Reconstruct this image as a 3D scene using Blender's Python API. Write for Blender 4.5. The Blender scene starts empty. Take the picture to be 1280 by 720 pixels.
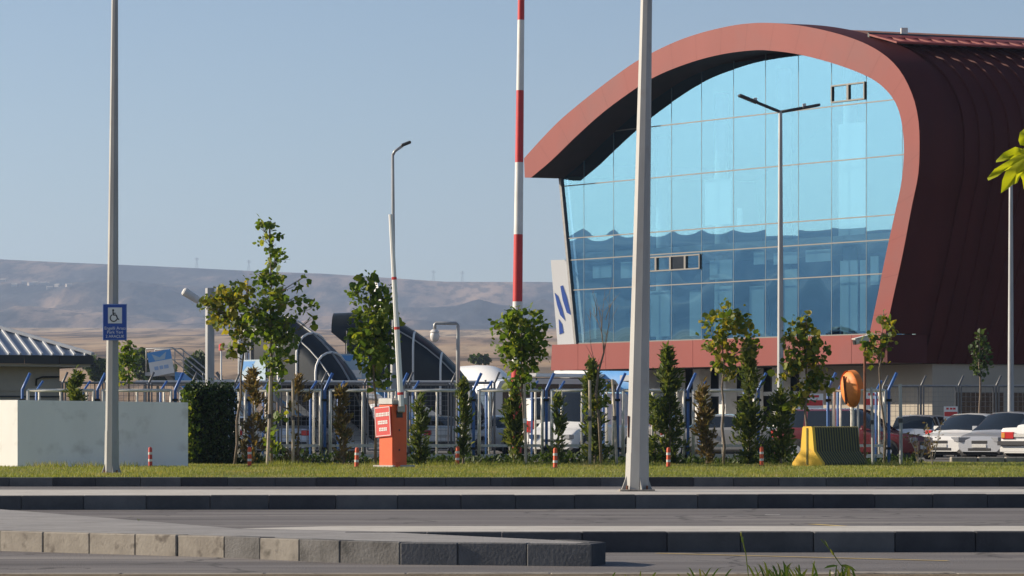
import bpy, bmesh, math, random
import numpy as np
from mathutils import Vector, Matrix, noise

R = math.radians
random.seed(7)
rng = np.random.default_rng(7)
sc = bpy.context.scene
C = sc.collection

# ------------------------------------------------------------------ camera, sky, sun, exposure
FPX = 4000.0          # focal length in pixels of the 1280 px wide photograph
HY = 535.0            # picture row of the eye level
CAMZ = 1.0
cam = bpy.data.cameras.new('camera')
cam.sensor_width = 36.0
cam.lens = 36.0 * FPX / 1280.0
cam.shift_y = (HY - 360.0) / 1280.0
cam.clip_start = 0.1
cam.clip_end = 60000.0
camo = bpy.data.objects.new('camera', cam)
camo.location = (0, 0, CAMZ)
camo.rotation_euler = (R(90), 0, 0)
C.objects.link(camo)
sc.camera = camo

SUN_EL, SUN_AZ = 23.0, -80.0        # azimuth clockwise from +Y
world = bpy.data.worlds.new('World')
sc.world = world
world.use_nodes = True
wn = world.node_tree
bg = wn.nodes['Background']
sky = wn.nodes.new('ShaderNodeTexSky')
sky.sky_type = 'NISHITA'
sky.sun_disc = False
sky.sun_elevation = R(SUN_EL)
sky.sun_rotation = R(SUN_AZ)
sky.altitude = 1700.0
sky.air_density = 1.0
sky.dust_density = 3.2
sky.ozone_density = 1.5
wn.links.new(sky.outputs[0], bg.inputs[0])
bg.inputs[1].default_value = 0.083

sun = bpy.data.lights.new('sun', 'SUN')
sun.energy = 5.0
sun.angle = R(0.6)
sun.color = (1.0, 0.87, 0.70)
suno = bpy.data.objects.new('sun', sun)
sd = Vector((math.sin(R(SUN_AZ)) * math.cos(R(SUN_EL)), math.cos(R(SUN_AZ)) * math.cos(R(SUN_EL)), math.sin(R(SUN_EL))))
suno.rotation_euler = (-sd).to_track_quat('-Z', 'Y').to_euler()
suno.location = sd * 300
C.objects.link(suno)

vs = sc.view_settings
vs.view_transform = 'Standard'
vs.look = 'None'
vs.gamma = 1.0
vs.exposure = 0.5
vs.use_curve_mapping = False
sc.cycles.max_bounces = 6
sc.cycles.transparent_max_bounces = 16
sc.cycles.volume_bounces = 1
sc.cycles.use_denoising = True

# ------------------------------------------------------------------ helpers
def P(x, y, D):
    """world point seen at photo pixel (x, y) at depth D"""
    return Vector(((x - 640.0) * D / FPX, D, CAMZ + (HY - y) * D / FPX))

def tag(o, label=None, cat=None, group=None, kind=None):
    if label: o['label'] = label
    if cat: o['category'] = cat
    if group: o['group'] = group
    if kind: o['kind'] = kind
    return o

def thing(name, label, cat, loc=(0, 0, 0), rz=0.0, group=None):
    o = bpy.data.objects.new(name, None)
    o.empty_display_size = 0.2
    C.objects.link(o)
    o.location = loc
    o.rotation_euler = (0, 0, rz)
    return tag(o, label, cat, group)

def mobj(name, me, mat, parent=None):
    if mat and not me.materials:
        me.materials.append(mat)
    o = bpy.data.objects.new(name, me)
    C.objects.link(o)
    if parent: o.parent = parent
    return o

def copy_tree(o, parent=None):
    c = o.copy()
    C.objects.link(c)
    c.parent = parent
    for ch in list(o.children):
        copy_tree(ch, c)
    return c

class MB:
    def __init__(s): s.v = []; s.f = []
    def add(s, vs, fs):
        n = len(s.v)
        s.v.extend([tuple(v) for v in vs])
        s.f.extend([tuple(i + n for i in f) for f in fs])
        return s
    def box(s, c, d, rz=0.0, rx=0.0, ry=0.0, bev=0.0):
        hx, hy, hz = d[0] / 2, d[1] / 2, d[2] / 2
        M = Matrix.Rotation(rz, 3, 'Z') @ Matrix.Rotation(ry, 3, 'Y') @ Matrix.Rotation(rx, 3, 'X')
        c = Vector(c)
        if bev <= 0:
            pts = [(-hx, -hy, -hz), (hx, -hy, -hz), (hx, hy, -hz), (-hx, hy, -hz), (-hx, -hy, hz), (hx, -hy, hz), (hx, hy, hz), (-hx, hy, hz)]
            fs = [(0, 3, 2, 1), (4, 5, 6, 7), (0, 1, 5, 4), (1, 2, 6, 5), (2, 3, 7, 6), (3, 0, 4, 7)]
        else:
            b = min(bev, hx * .9, hy * .9, hz * .9)
            def ring(z, i): return [(-hx + i, -hy + b, z), (-hx + b, -hy + i, z), (hx - b, -hy + i, z), (hx - i, -hy + b, z), (hx - i, hy - b, z), (hx - b, hy - i, z), (-hx + b, hy - i, z), (-hx + i, hy - b, z)]
            pts = ring(-hz, b) + ring(-hz + b, 0) + ring(hz - b, 0) + ring(hz, b)
            fs = [tuple(range(7, -1, -1)), tuple(range(24, 32))]
            for k in range(3):
                for i in range(8):
                    j = (i + 1) % 8
                    fs.append((k * 8 + i, k * 8 + j, k * 8 + 8 + j, k * 8 + 8 + i))
        return s.add([c + M @ Vector(p) for p in pts], fs)
    def bar(s, a, b, w, h=None, up=(0, 0, 1)):
        """square bar from a to b"""
        h = h or w
        a, b = Vector(a), Vector(b)
        d = (b - a).normalized()
        up = Vector(up)
        if abs(d.dot(up)) > .98: up = Vector((0, 1, 0))
        sx = d.cross(up).normalized() * (w / 2)
        sy = sx.cross(d).normalized() * (h / 2)
        p = [a - sx - sy, a + sx - sy, a + sx + sy, a - sx + sy, b - sx - sy, b + sx - sy, b + sx + sy, b - sx + sy]
        return s.add(p, [(0, 3, 2, 1), (4, 5, 6, 7), (0, 1, 5, 4), (1, 2, 6, 5), (2, 3, 7, 6), (3, 0, 4, 7)])
    def tube(s, path, rad, n=8, cap=True, phase=0.0):
        path = [Vector(p) for p in path]
        if not hasattr(rad, '__len__'): rad = [rad] * len(path)
        rings = []
        prev = None
        for i, p in enumerate(path):
            d = (path[min(i + 1, len(path) - 1)] - path[max(i - 1, 0)]).normalized()
            if prev is None:
                ref = Vector((1, 0, 0)) if abs(d.x) < .9 else Vector((0, 1, 0))
                sx = (ref - d * ref.dot(d)).normalized()
            else:
                sx = (prev - d * prev.dot(d)).normalized()
            prev = sx
            sy = d.cross(sx)
            rings.append([p + (sx * math.cos(phase + 2 * math.pi * k / n) + sy * math.sin(phase + 2 * math.pi * k / n)) * rad[i] for k in range(n)])
        vs = [v for r in rings for v in r]
        fs = []
        for i in range(len(rings) - 1):
            for k in range(n):
                j = (k + 1) % n
                fs.append((i * n + k, i * n + j, i * n + n + j, i * n + n + k))
        if cap:
            fs.append(tuple(range(n - 1, -1, -1)))
            fs.append(tuple(range((len(rings) - 1) * n, len(rings) * n)))
        return s.add(vs, fs)
    def prism(s, poly, f0, f1):
        """poly: list of 2D points, f0/f1 map a 2D point to 3D for the two ends"""
        n = len(poly)
        vs = [f0(p) for p in poly] + [f1(p) for p in poly]
        fs = [tuple(range(n - 1, -1, -1)), tuple(range(n, 2 * n))]
        for i in range(n):
            j = (i + 1) % n
            fs.append((i, j, n + j, n + i))
        return s.add(vs, fs)
    def plate(s, poly, z0, z1):
        return s.prism(poly, lambda p: (p[0], p[1], z0), lambda p: (p[0], p[1], z1))
    def loft(s, rings, closed=False, capa=False, capb=False):
        n = len(rings[0])
        vs = [v for r in rings for v in r]
        fs = []
        m = n if closed else n - 1
        for i in range(len(rings) - 1):
            for k in range(m):
                j = (k + 1) % n
                fs.append((i * n + k, i * n + j, i * n + n + j, i * n + n + k))
        if capa: fs.append(tuple(range(n - 1, -1, -1)))
        if capb: fs.append(tuple(range((len(rings) - 1) * n, len(rings) * n)))
        return s.add(vs, fs)
    def sphere(s, c, r, nu=12, nv=8, sq=(1, 1, 1)):
        rings = []
        for i in range(nv + 1):
            t = math.pi * i / nv
            rings.append([(c[0] + r * sq[0] * math.sin(t) * math.cos(2 * math.pi * k / nu), c[1] + r * sq[1] * math.sin(t) * math.sin(2 * math.pi * k / nu), c[2] - r * sq[2] * math.cos(t)) for k in range(nu)])
        return s.loft(rings, closed=True)
    def mesh(s, name, smooth=False, fix=True, angle=None):
        me = bpy.data.meshes.new(name)
        me.from_pydata(s.v, [], s.f)
        if fix:
            b = bmesh.new(); b.from_mesh(me)
            bmesh.ops.remove_doubles(b, verts=b.verts, dist=1e-5)
            bmesh.ops.recalc_face_normals(b, faces=b.faces)
            b.to_mesh(me); b.free()
        if smooth:
            me.polygons.foreach_set('use_smooth', [True] * len(me.polygons))
            if angle:
                me.set_sharp_from_angle(angle=R(angle))
        me.update()
        return me
    def build(s, name, mat, parent=None, smooth=False, fix=True, angle=None):
        return mobj(name, s.mesh(name, smooth, fix, angle), mat, parent)

# ------------------------------------------------------------------ materials
def mat(name, col, col2=None, scale=3.0, rough=0.7, metal=0.0, bump=0.0, bscale=None, detail=4.0, spec=0.5, contrast=(0.35, 0.65), coat=0.0, stretch=None, grime=None):
    m = bpy.data.materials.new(name)
    m.use_nodes = True
    nt = m.node_tree
    b = nt.nodes['Principled BSDF']
    b.inputs['Roughness'].default_value = rough
    b.inputs['Metallic'].default_value = metal
    b.inputs['Specular IOR Level'].default_value = spec
    b.inputs['Coat Weight'].default_value = coat
    col4 = (*col, 1)
    geo = nt.nodes.new('ShaderNodeNewGeometry')
    vec = geo.outputs['Position']
    if stretch:
        mp = nt.nodes.new('ShaderNodeMapping')
        mp.inputs['Scale'].default_value = stretch
        nt.links.new(vec, mp.inputs['Vector'])
        vec = mp.outputs[0]
    out = None
    if col2 is not None:
        n = nt.nodes.new('ShaderNodeTexNoise')
        n.inputs['Scale'].default_value = scale
        n.inputs['Detail'].default_value = detail
        n.inputs['Roughness'].default_value = 0.6
        nt.links.new(vec, n.inputs['Vector'])
        r = nt.nodes.new('ShaderNodeValToRGB')
        r.color_ramp.elements[0].position = contrast[0]
        r.color_ramp.elements[1].position = contrast[1]
        r.color_ramp.elements[0].color = col4
        r.color_ramp.elements[1].color = (*col2, 1)
        nt.links.new(n.outputs['Fac'], r.inputs['Fac'])
        out = r.outputs[0]
        if grime:
            n2 = nt.nodes.new('ShaderNodeTexNoise')
            n2.inputs['Scale'].default_value = grime[1]
            n2.inputs['Detail'].default_value = 6
            nt.links.new(geo.outputs['Position'], n2.inputs['Vector'])
            r2 = nt.nodes.new('ShaderNodeValToRGB')
            r2.color_ramp.elements[0].position = grime[2]
            r2.color_ramp.elements[1].position = grime[3]
            nt.links.new(n2.outputs['Fac'], r2.inputs['Fac'])
            mx = nt.nodes.new('ShaderNodeMix'); mx.data_type = 'RGBA'
            nt.links.new(r2.outputs[0], mx.inputs['Factor'])
            nt.links.new(out, mx.inputs[6])
            mx.inputs[7].default_value = (*grime[0], 1)
            out = mx.outputs[2]
        nt.links.new(out, b.inputs['Base Color'])
    else:
        b.inputs['Base Color'].default_value = col4
    if bump > 0:
        n = nt.nodes.new('ShaderNodeTexNoise')
        n.inputs['Scale'].default_value = bscale or scale * 6
        n.inputs['Detail'].default_value = 5
        nt.links.new(geo.outputs['Position'], n.inputs['Vector'])
        bp = nt.nodes.new('ShaderNodeBump')
        bp.inputs['Strength'].default_value = bump
        bp.inputs['Distance'].default_value = 0.02
        nt.links.new(n.outputs['Fac'], bp.inputs['Height'])
        nt.links.new(bp.outputs[0], b.inputs['Normal'])
    return m

def leafmat(name, cols, trans=0.35, rough=0.55, patch=None):
    """foliage: every leaf (mesh island) takes its own tint from the ramp"""
    m = bpy.data.materials.new(name)
    m.use_nodes = True
    nt = m.node_tree
    b = nt.nodes['Principled BSDF']
    geo = nt.nodes.new('ShaderNodeNewGeometry')
    r = nt.nodes.new('ShaderNodeValToRGB')
    el = r.color_ramp.elements
    el[0].position = 0; el[0].color = (*cols[0], 1)
    el[1].position = 1; el[1].color = (*cols[-1], 1)
    for i, c in enumerate(cols[1:-1]):
        e = el.new((i + 1) / (len(cols) - 1)); e.color = (*c, 1)
    nt.links.new(geo.outputs['Random Per Island'], r.inputs['Fac'])
    colr = r.outputs[0]
    if patch:        # dry patches over the ground
        n = nt.nodes.new('ShaderNodeTexNoise'); n.inputs['Scale'].default_value = patch[1]; n.inputs['Detail'].default_value = 5
        nt.links.new(geo.outputs['Position'], n.inputs['Vector'])
        rp = nt.nodes.new('ShaderNodeValToRGB'); rp.color_ramp.elements[0].position = patch[2]; rp.color_ramp.elements[1].position = patch[3]
        nt.links.new(n.outputs['Fac'], rp.inputs['Fac'])
        pm_ = nt.nodes.new('ShaderNodeMix'); pm_.data_type = 'RGBA'
        nt.links.new(rp.outputs[0], pm_.inputs['Factor']); nt.links.new(colr, pm_.inputs[6]); pm_.inputs[7].default_value = (*patch[0], 1)
        colr = pm_.outputs[2]
    nt.links.new(colr, b.inputs['Base Color'])
    b.inputs['Roughness'].default_value = rough
    b.inputs['Specular IOR Level'].default_value = 0.35
    t = nt.nodes.new('ShaderNodeBsdfTranslucent')
    g = nt.nodes.new('ShaderNodeMix'); g.data_type = 'RGBA'; g.blend_type = 'MULTIPLY'; g.inputs['Factor'].default_value = 1
    nt.links.new(colr, g.inputs[6]); g.inputs[7].default_value = (1.6, 1.5, 0.7, 1)
    nt.links.new(g.outputs[2], t.inputs['Color'])
    mx = nt.nodes.new('ShaderNodeMixShader'); mx.inputs[0].default_value = trans
    nt.links.new(b.outputs[0], mx.inputs[1]); nt.links.new(t.outputs[0], mx.inputs[2])
    nt.links.new(mx.outputs[0], nt.nodes['Material Output'].inputs['Surface'])
    return m

M = {}
M['asphalt'] = mat('asphalt', (.15, .138, .136), (.20, .186, .18), 0.9, rough=.9, bump=.5, bscale=60, stretch=(.35, 1, 1), spec=.25, grime=((.16, .15, .14), 9.0, .62, .75))
M['lot'] = mat('lot_asphalt', (.10, .095, .09), (.15, .14, .13), 0.4, rough=.95, spec=.2)
M['concrete'] = mat('concrete_slab', (.54, .51, .46), (.46, .43, .385), 2.2, rough=.9, bump=.3, bscale=40, spec=.2, grime=((.42, .38, .33), 7.0, .58, .76))
M['wedge'] = mat('grey_paving', (.33, .315, .30), (.27, .258, .248), 1.6, rough=.92, bump=.4, bscale=40, spec=.2, grime=((.22, .205, .19), 5.0, .55, .75))
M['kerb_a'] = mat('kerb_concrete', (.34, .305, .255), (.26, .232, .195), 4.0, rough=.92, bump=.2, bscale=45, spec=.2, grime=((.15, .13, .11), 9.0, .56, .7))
M['kerb_b'] = mat('dark_kerb_stone', (.105, .104, .106), (.08, .08, .082), 3.0, rough=.95, bump=.3, bscale=45, spec=.15, grime=((.10, .10, .10), 5.0, .6, .8))  # dark stone, its colour also carries the shade of faces turned from the sun
M['kerb_c'] = mat('half_shaded_kerb', (.16, .155, .15), (.12, .115, .11), 4.0, rough=.95, bump=.4, bscale=45, spec=.15, grime=((.08, .078, .075), 6.0, .55, .75))  # wedge kerb where it turns from the sun, half shade put into the grey
M['soil'] = mat('dry_soil', (.20, .155, .10), (.13, .10, .065), 5, rough=1, bump=.6, bscale=30, spec=.1)
M['turf'] = mat('turf', (.17, .19, .045), (.11, .135, .035), 1.6, rough=1, bump=.8, bscale=50, spec=.1, grime=((.19, .16, .06), 1.1, .56, .7))
M['white_wall'] = mat('white_render', (.90, .88, .83), (.84, .82, .77), 1.2, rough=.9, bump=.15, bscale=60, spec=.2, stretch=(1, 1, .25), grime=((.64, .61, .56), 2.6, .56, .78))
M['beige_wall'] = mat('beige_render', (.44, .39, .32), (.38, .34, .28), .6, rough=.9, spec=.2)
M['house_wall'] = mat('grey_beige_render', (.42, .37, .31), (.35, .31, .26), .9, rough=.92, spec=.2, bump=.2, bscale=20)
M['red_clad'] = mat('red_cladding', (.22, .032, .024), (.24, .038, .029), .5, rough=.55, spec=.35, grime=((.195, .045, .040), .35, .5, .75), stretch=(1, 1, .15))
M['red_roof'] = mat('shaded_red_roof', (.066, .0125, .012), (.085, .016, .015), .6, rough=.6, spec=.2, stretch=(1, 1, .1))  # same red as the cladding, darkened so the colour holds the roof's shade
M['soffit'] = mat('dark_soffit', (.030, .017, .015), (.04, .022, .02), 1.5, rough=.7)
M['galv'] = mat('galvanised_steel', (.42, .42, .41), (.34, .34, .335), 6, rough=.5, metal=.55, stretch=(1, 1, .2))
M['galv_dark'] = mat('weathered_steel', (.20, .20, .20), (.15, .15, .15), 6, rough=.55, metal=.5)
M['pole'] = mat('pole_paint', (.40, .395, .375), (.33, .325, .31), 3, rough=.6, metal=.2, stretch=(1, 1, .25), grime=((.33, .30, .27), 4, .58, .8))
M['blue_post'] = mat('blue_paint', (.05, .14, .42), (.08, .19, .48), 5, rough=.45, spec=.5)
M['mirror_orange'] = mat('mirror_orange', (.80, .26, .05), (.70, .22, .045), 6, rough=.6)
M['pale_frame'] = mat('pale_frame_paint', (.84, .80, .72), (.70, .66, .58), 7, rough=.6)
M['wire'] = mat('wire', (.22, .22, .22), rough=.6, metal=.4)
M['orange'] = mat('orange_paint', (.85, .14, .04), (.78, .12, .035), 3, rough=.5, spec=.4, grime=((.62, .12, .05), 5, .6, .8))
M['bollard_orange'] = mat('bollard_orange', (.75, .11, .03), (.62, .09, .03), 9, rough=.6)
M['bollard_red'] = mat('bollard_red', (.60, .05, .035), (.5, .05, .04), 9, rough=.6)
M['reflect_white'] = mat('reflective_white', (.75, .73, .68), (.6, .58, .54), 12, rough=.5)
M['sign_red'] = mat('sign_red', (.62, .045, .04), rough=.5)
M['sign_white'] = mat('sign_white', (.80, .79, .76), rough=.5)
M['sign_blue'] = mat('sign_blue', (.018, .075, .36), (.022, .085, .38), 6, rough=.45)
M['lettering_blue'] = mat('pale_blue_letter', (.35, .48, .70), rough=.5)
M['black'] = mat('black_plastic', (.012, .012, .013), rough=.6)
M['dark'] = mat('dark_metal', (.035, .035, .038), rough=.5)
M['yellow'] = mat('yellow_paint', (.90, .55, .03), (.82, .48, .03), 3, rough=.6, grime=((.5, .3, .05), 6, .6, .8), bump=.15, bscale=40)
M['black_rib'] = mat('black_paint', (.03, .032, .028), (.045, .045, .04), 8, rough=.8)
M['yellow_shaded'] = mat('shaded_yellow_paint', (.22, .19, .055), (.17, .15, .05), 8, rough=.8)  # the barrier's yellow with the shade of its flank painted in
M['mast_red'] = mat('mast_red', (.62, .03, .03), (.52, .028, .028), 2, rough=.5)
M['mast_white'] = mat('mast_white', (.76, .74, .70), (.66, .64, .60), 2, rough=.5)
M['white_paint'] = mat('white_paint', (.80, .79, .76), rough=.35, spec=.5)
M['cam_white'] = mat('camera_white', (.72, .70, .66), (.62, .6, .56), 6, rough=.5)
M['rust'] = mat('rust', (.24, .09, .045), (.15, .06, .035), 14, rough=.85)
M['bark'] = mat('bark', (.26, .20, .145), (.16, .12, .09), 14, rough=.95, bump=.4, bscale=60)
M['stake'] = mat('stake_wood', (.55, .46, .36), (.40, .33, .26), 10, rough=.9)
M['tie_yellow'] = mat('yellow_line', (.60, .42, .12), (.45, .33, .13), 10, rough=.8)
M['line_white'] = mat('white_line', (.55, .53, .5), (.35, .33, .31), 12, rough=.8)
M['zinc'] = mat('zinc_roof', (.30, .35, .42), (.26, .31, .38), 2, rough=.4, metal=.5)
M['zinc_sunlit'] = mat('sunlit_zinc', (.56, .57, .58), (.48, .49, .50), 4, rough=.5, metal=.1)  # same metal as the roof sheets, lightened as if the seams caught sun
M['mullion'] = mat('mullion_aluminium', (.13, .18, .21), rough=.5, metal=.2)
M['transom'] = mat('transom_aluminium', (.15, .145, .135), rough=.5, metal=.3)
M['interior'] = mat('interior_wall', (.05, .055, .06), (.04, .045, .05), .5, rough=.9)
M['blind'] = mat('pale_blind', (.82, .80, .74), rough=.9)
M['leaf'] = leafmat('plane_leaves', [(.055, .10, .014), (.085, .145, .018), (.115, .18, .022), (.16, .215, .028), (.27, .28, .035)], trans=.45)
M['leaf_y'] = leafmat('yellowing_leaves', [(.05, .09, .014), (.10, .15, .02), (.16, .19, .025), (.28, .26, .03), (.34, .27, .04)], trans=.42)
M['leaf_dark'] = leafmat('dark_leaves', [(.022, .045, .012), (.035, .062, .015), (.05, .085, .018), (.07, .10, .024)])
M['conifer'] = leafmat('conifer_sprays', [(.05, .08, .022), (.08, .12, .03), (.12, .155, .038), (.20, .21, .06)], trans=.4)
M['conifer_brown'] = leafmat('dry_conifer_sprays', [(.12, .085, .035), (.18, .125, .055), (.24, .17, .075), (.11, .12, .04)], trans=.3)
M['hedge'] = leafmat('hedge_leaves', [(.012, .034, .010), (.018, .045, .014), (.025, .055, .016), (.05, .075, .02)], trans=.15)
M['near_leaf'] = leafmat('fresh_vine_leaf', [(.36, .44, .02), (.44, .48, .025), (.50, .50, .03), (.40, .46, .025)], trans=.5)
M['grass'] = leafmat('grass_blades', [(.14, .18, .03), (.19, .23, .04), (.25, .27, .05), (.33, .31, .09)], trans=.35, patch=((.36, .30, .13), .9, .52, .68))
M['weed'] = leafmat('weed_blades', [(.06, .12, .02), (.10, .17, .03), (.18, .22, .05), (.30, .27, .10)], trans=.35)
M['tyre'] = mat('tyre_rubber', (.018, .018, .018), rough=.85)
M['rim'] = mat('alloy_rim', (.45, .45, .46), rough=.35, metal=.7)
M['lamp_red'] = mat('red_lamp', (.55, .03, .025), rough=.25, spec=.6)
M['lamp_amber'] = mat('amber_lamp', (.75, .30, .05), rough=.3, spec=.6)
M['lamp_clear'] = mat('clear_lamp', (.22, .23, .25), rough=.12, spec=.8)
M['plate'] = mat('number_plate', (.66, .65, .60), (.5, .49, .46), 30, rough=.5)
M['pv_dark'] = mat('dark_canopy', (.014, .018, .022), (.022, .028, .032), 1.2, rough=.35, spec=.35)
M['stair_blue'] = mat('stair_blue', (.10, .32, .68), (.13, .36, .70), 3, rough=.5)
M['pale_blue_panel'] = mat('pale_blue_panel', (.45, .58, .66), (.40, .54, .64), 2, rough=.5)

def road_wear(m):
    """tyre-darkened lanes, pale dust and thin cracks on the asphalt"""
    nt = m.node_tree; b = nt.nodes['Principled BSDF']
    src = b.inputs['Base Color'].links[0].from_socket
    geo = nt.nodes.new('ShaderNodeNewGeometry')
    def noise_mask(st, sc_, lo, hi):
        mp = nt.nodes.new('ShaderNodeMapping'); mp.inputs['Scale'].default_value = st
        nt.links.new(geo.outputs['Position'], mp.inputs['Vector'])
        n = nt.nodes.new('ShaderNodeTexNoise'); n.inputs['Scale'].default_value = sc_; n.inputs['Detail'].default_value = 6
        nt.links.new(mp.outputs[0], n.inputs['Vector'])
        r = nt.nodes.new('ShaderNodeMapRange'); r.inputs['From Min'].default_value = lo; r.inputs['From Max'].default_value = hi
        nt.links.new(n.outputs['Fac'], r.inputs['Value'])
        return r.outputs[0], mp.outputs[0]
    def mixc(fac, a, col):
        x = nt.nodes.new('ShaderNodeMix'); x.data_type = 'RGBA'
        nt.links.new(fac, x.inputs['Factor']); nt.links.new(a, x.inputs[6]); x.inputs[7].default_value = (*col, 1)
        return x.outputs[2]
    f1, _ = noise_mask((.05, 1.0, 1), .9, .50, .66)
    src = mixc(f1, src, (.105, .096, .093))
    f2, _ = noise_mask((.12, .8, 1), 1.6, .56, .70)
    src = mixc(f2, src, (.25, .228, .21))
    v = nt.nodes.new('ShaderNodeTexVoronoi'); v.feature = 'DISTANCE_TO_EDGE'; v.inputs['Scale'].default_value = .35
    nz = nt.nodes.new('ShaderNodeTexNoise'); nz.inputs['Scale'].default_value = 1.3; nz.inputs['Detail'].default_value = 6
    nt.links.new(geo.outputs['Position'], nz.inputs['Vector'])
    ad = nt.nodes.new('ShaderNodeVectorMath'); ad.operation = 'ADD'
    nt.links.new(geo.outputs['Position'], ad.inputs[0]); nt.links.new(nz.outputs['Color'], ad.inputs[1])
    nt.links.new(ad.outputs[0], v.inputs['Vector'])
    r = nt.nodes.new('ShaderNodeMapRange'); r.inputs['From Min'].default_value = .012; r.inputs['From Max'].default_value = .004
    nt.links.new(v.outputs['Distance'], r.inputs['Value'])
    src = mixc(r.outputs[0], src, (.095, .088, .085))
    nt.links.new(src, b.inputs['Base Color'])
road_wear(M['asphalt'])
M['kerb_a2'] = mat('kerb_concrete_b', (.26, .238, .205), (.19, .172, .15), 5.0, rough=.92, bump=.2, bscale=45, spec=.2, grime=((.11, .10, .085), 8.0, .54, .7))  # dimmer copy of the kerb concrete, first step from sunlit to shaded
M['kerb_b2'] = mat('shaded_dark_kerb_b', (.15, .148, .148), (.11, .11, .112), 3.0, rough=.95, bump=.3, bscale=45, spec=.15)
M['kerb_b3'] = mat('shaded_dark_kerb_c', (.055, .055, .06), (.075, .075, .08), 3.0, rough=.95, bump=.3, bscale=45, spec=.15)
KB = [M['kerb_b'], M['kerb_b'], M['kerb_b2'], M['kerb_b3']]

def carpaint(name, col, metal=0.0, rough=.35):
    return mat('car_' + name, col, rough=rough, metal=metal, coat=.6)
M['cp_white'] = carpaint('white', (.74, .73, .70))
M['cp_silver'] = carpaint('silver', (.50, .51, .53), .45)
M['cp_red'] = carpaint('red', (.36, .02, .022))
M['cp_maroon'] = carpaint('maroon', (.13, .010, .012))
M['cp_grey'] = carpaint('grey', (.32, .31, .29), .3)
M['cp_beige'] = carpaint('beige', (.50, .46, .40))
M['cp_blue'] = carpaint('blue', (.05, .06, .10))
M['cp_black'] = carpaint('black', (.016, .016, .018))
M['car_glass'] = mat('car_glass', (.012, .016, .020), rough=.06, spec=.8)

def glassmat():
    m = bpy.data.materials.new('tinted_facade_glass')
    m.use_nodes = True
    nt = m.node_tree
    nt.nodes.remove(nt.nodes['Principled BSDF'])
    gl = nt.nodes.new('ShaderNodeBsdfGlossy'); gl.inputs['Roughness'].default_value = 0.0
    gl.inputs['Color'].default_value = (.27, .56, .77, 1)
    tr = nt.nodes.new('ShaderNodeBsdfTransparent'); tr.inputs['Color'].default_value = (.50, .76, .88, 1)
    mx = nt.nodes.new('ShaderNodeMixShader'); mx.inputs[0].default_value = .36
    nt.links.new(gl.outputs[0], mx.inputs[1]); nt.links.new(tr.outputs[0], mx.inputs[2])
    nt.links.new(mx.outputs[0], nt.nodes['Material Output'].inputs['Surface'])
    return m
M['glass'] = glassmat()
# ------------------------------------------------------------------ the ground: plain and far hills
def lerp_tab(x, tab):
    if x <= tab[0][0]: return tab[0][1]
    for (a, va), (b, vb) in zip(tab, tab[1:]):
        if x <= b:
            return va + (vb - va) * (x - a) / (b - a)
    return tab[-1][1]

def sstep(a, b, x):
    t = min(1, max(0, (x - a) / (b - a)))
    return t * t * (3 - 2 * t)

RIDGE = [(-180, .040), (-120, .056), (-82, .0625), (-60, .0625), (-30, .056), (-12, .0525), (-9.1, .0520), (-6.3, .0503), (-3.4, .0487), (-1.2, .0463), (1, .0460), (10, .042), (40, .045), (90, .03), (180, .040)]
def terrain_z(r, az):
    if r < 260: return -0.03
    x, y = r * math.sin(R(az)), r * math.cos(R(az))
    p = Vector((x, y, 0))
    plain = .0345 * max(0, min(r, 3300) - 330) * sstep(260, 700, r)
    plain += noise.fractal(p * .0022, 1.0, 2.0, 4) * 4.5 * sstep(500, 1500, r)
    zr = lerp_tab(az, RIDGE) * 5600
    n1 = noise.fractal(p * .00055 + Vector((3.1, 7.7, 0)), 1.0, 2.1, 6)
    n2 = noise.ridged_multi_fractal(p * .00085, .9, 2.1, 5, .8, 2.0)
    start = 3250 + 500 * noise.noise(p * .0006)
    t = sstep(start, 5600, r)
    z = plain + t * (zr - plain)
    k = max(0, math.sin(math.pi * min(1, max(0, (r - start) / (5600 - start)))))
    n3 = noise.ridged_multi_fractal(p * .0026 + Vector((9, 2, 0)), .9, 2.1, 4, .8, 2.0)
    n4 = noise.ridged_multi_fractal(Vector((x * .0026, y * .0007, 4.2)), .9, 2.1, 5, .8, 2.0)
    z += k * (n1 * 50 + (n2 - 1.0) * 35 + (n3 - 1.0) * 14 + (n4 - 1.0) * 42)
    if r > 5600:
        z = zr * (1 - .5 * sstep(5600, 7400, r)) + n1 * 10
    z += 4 * noise.noise(p * .003) * sstep(5000, 5500, r)
    return z

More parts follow.
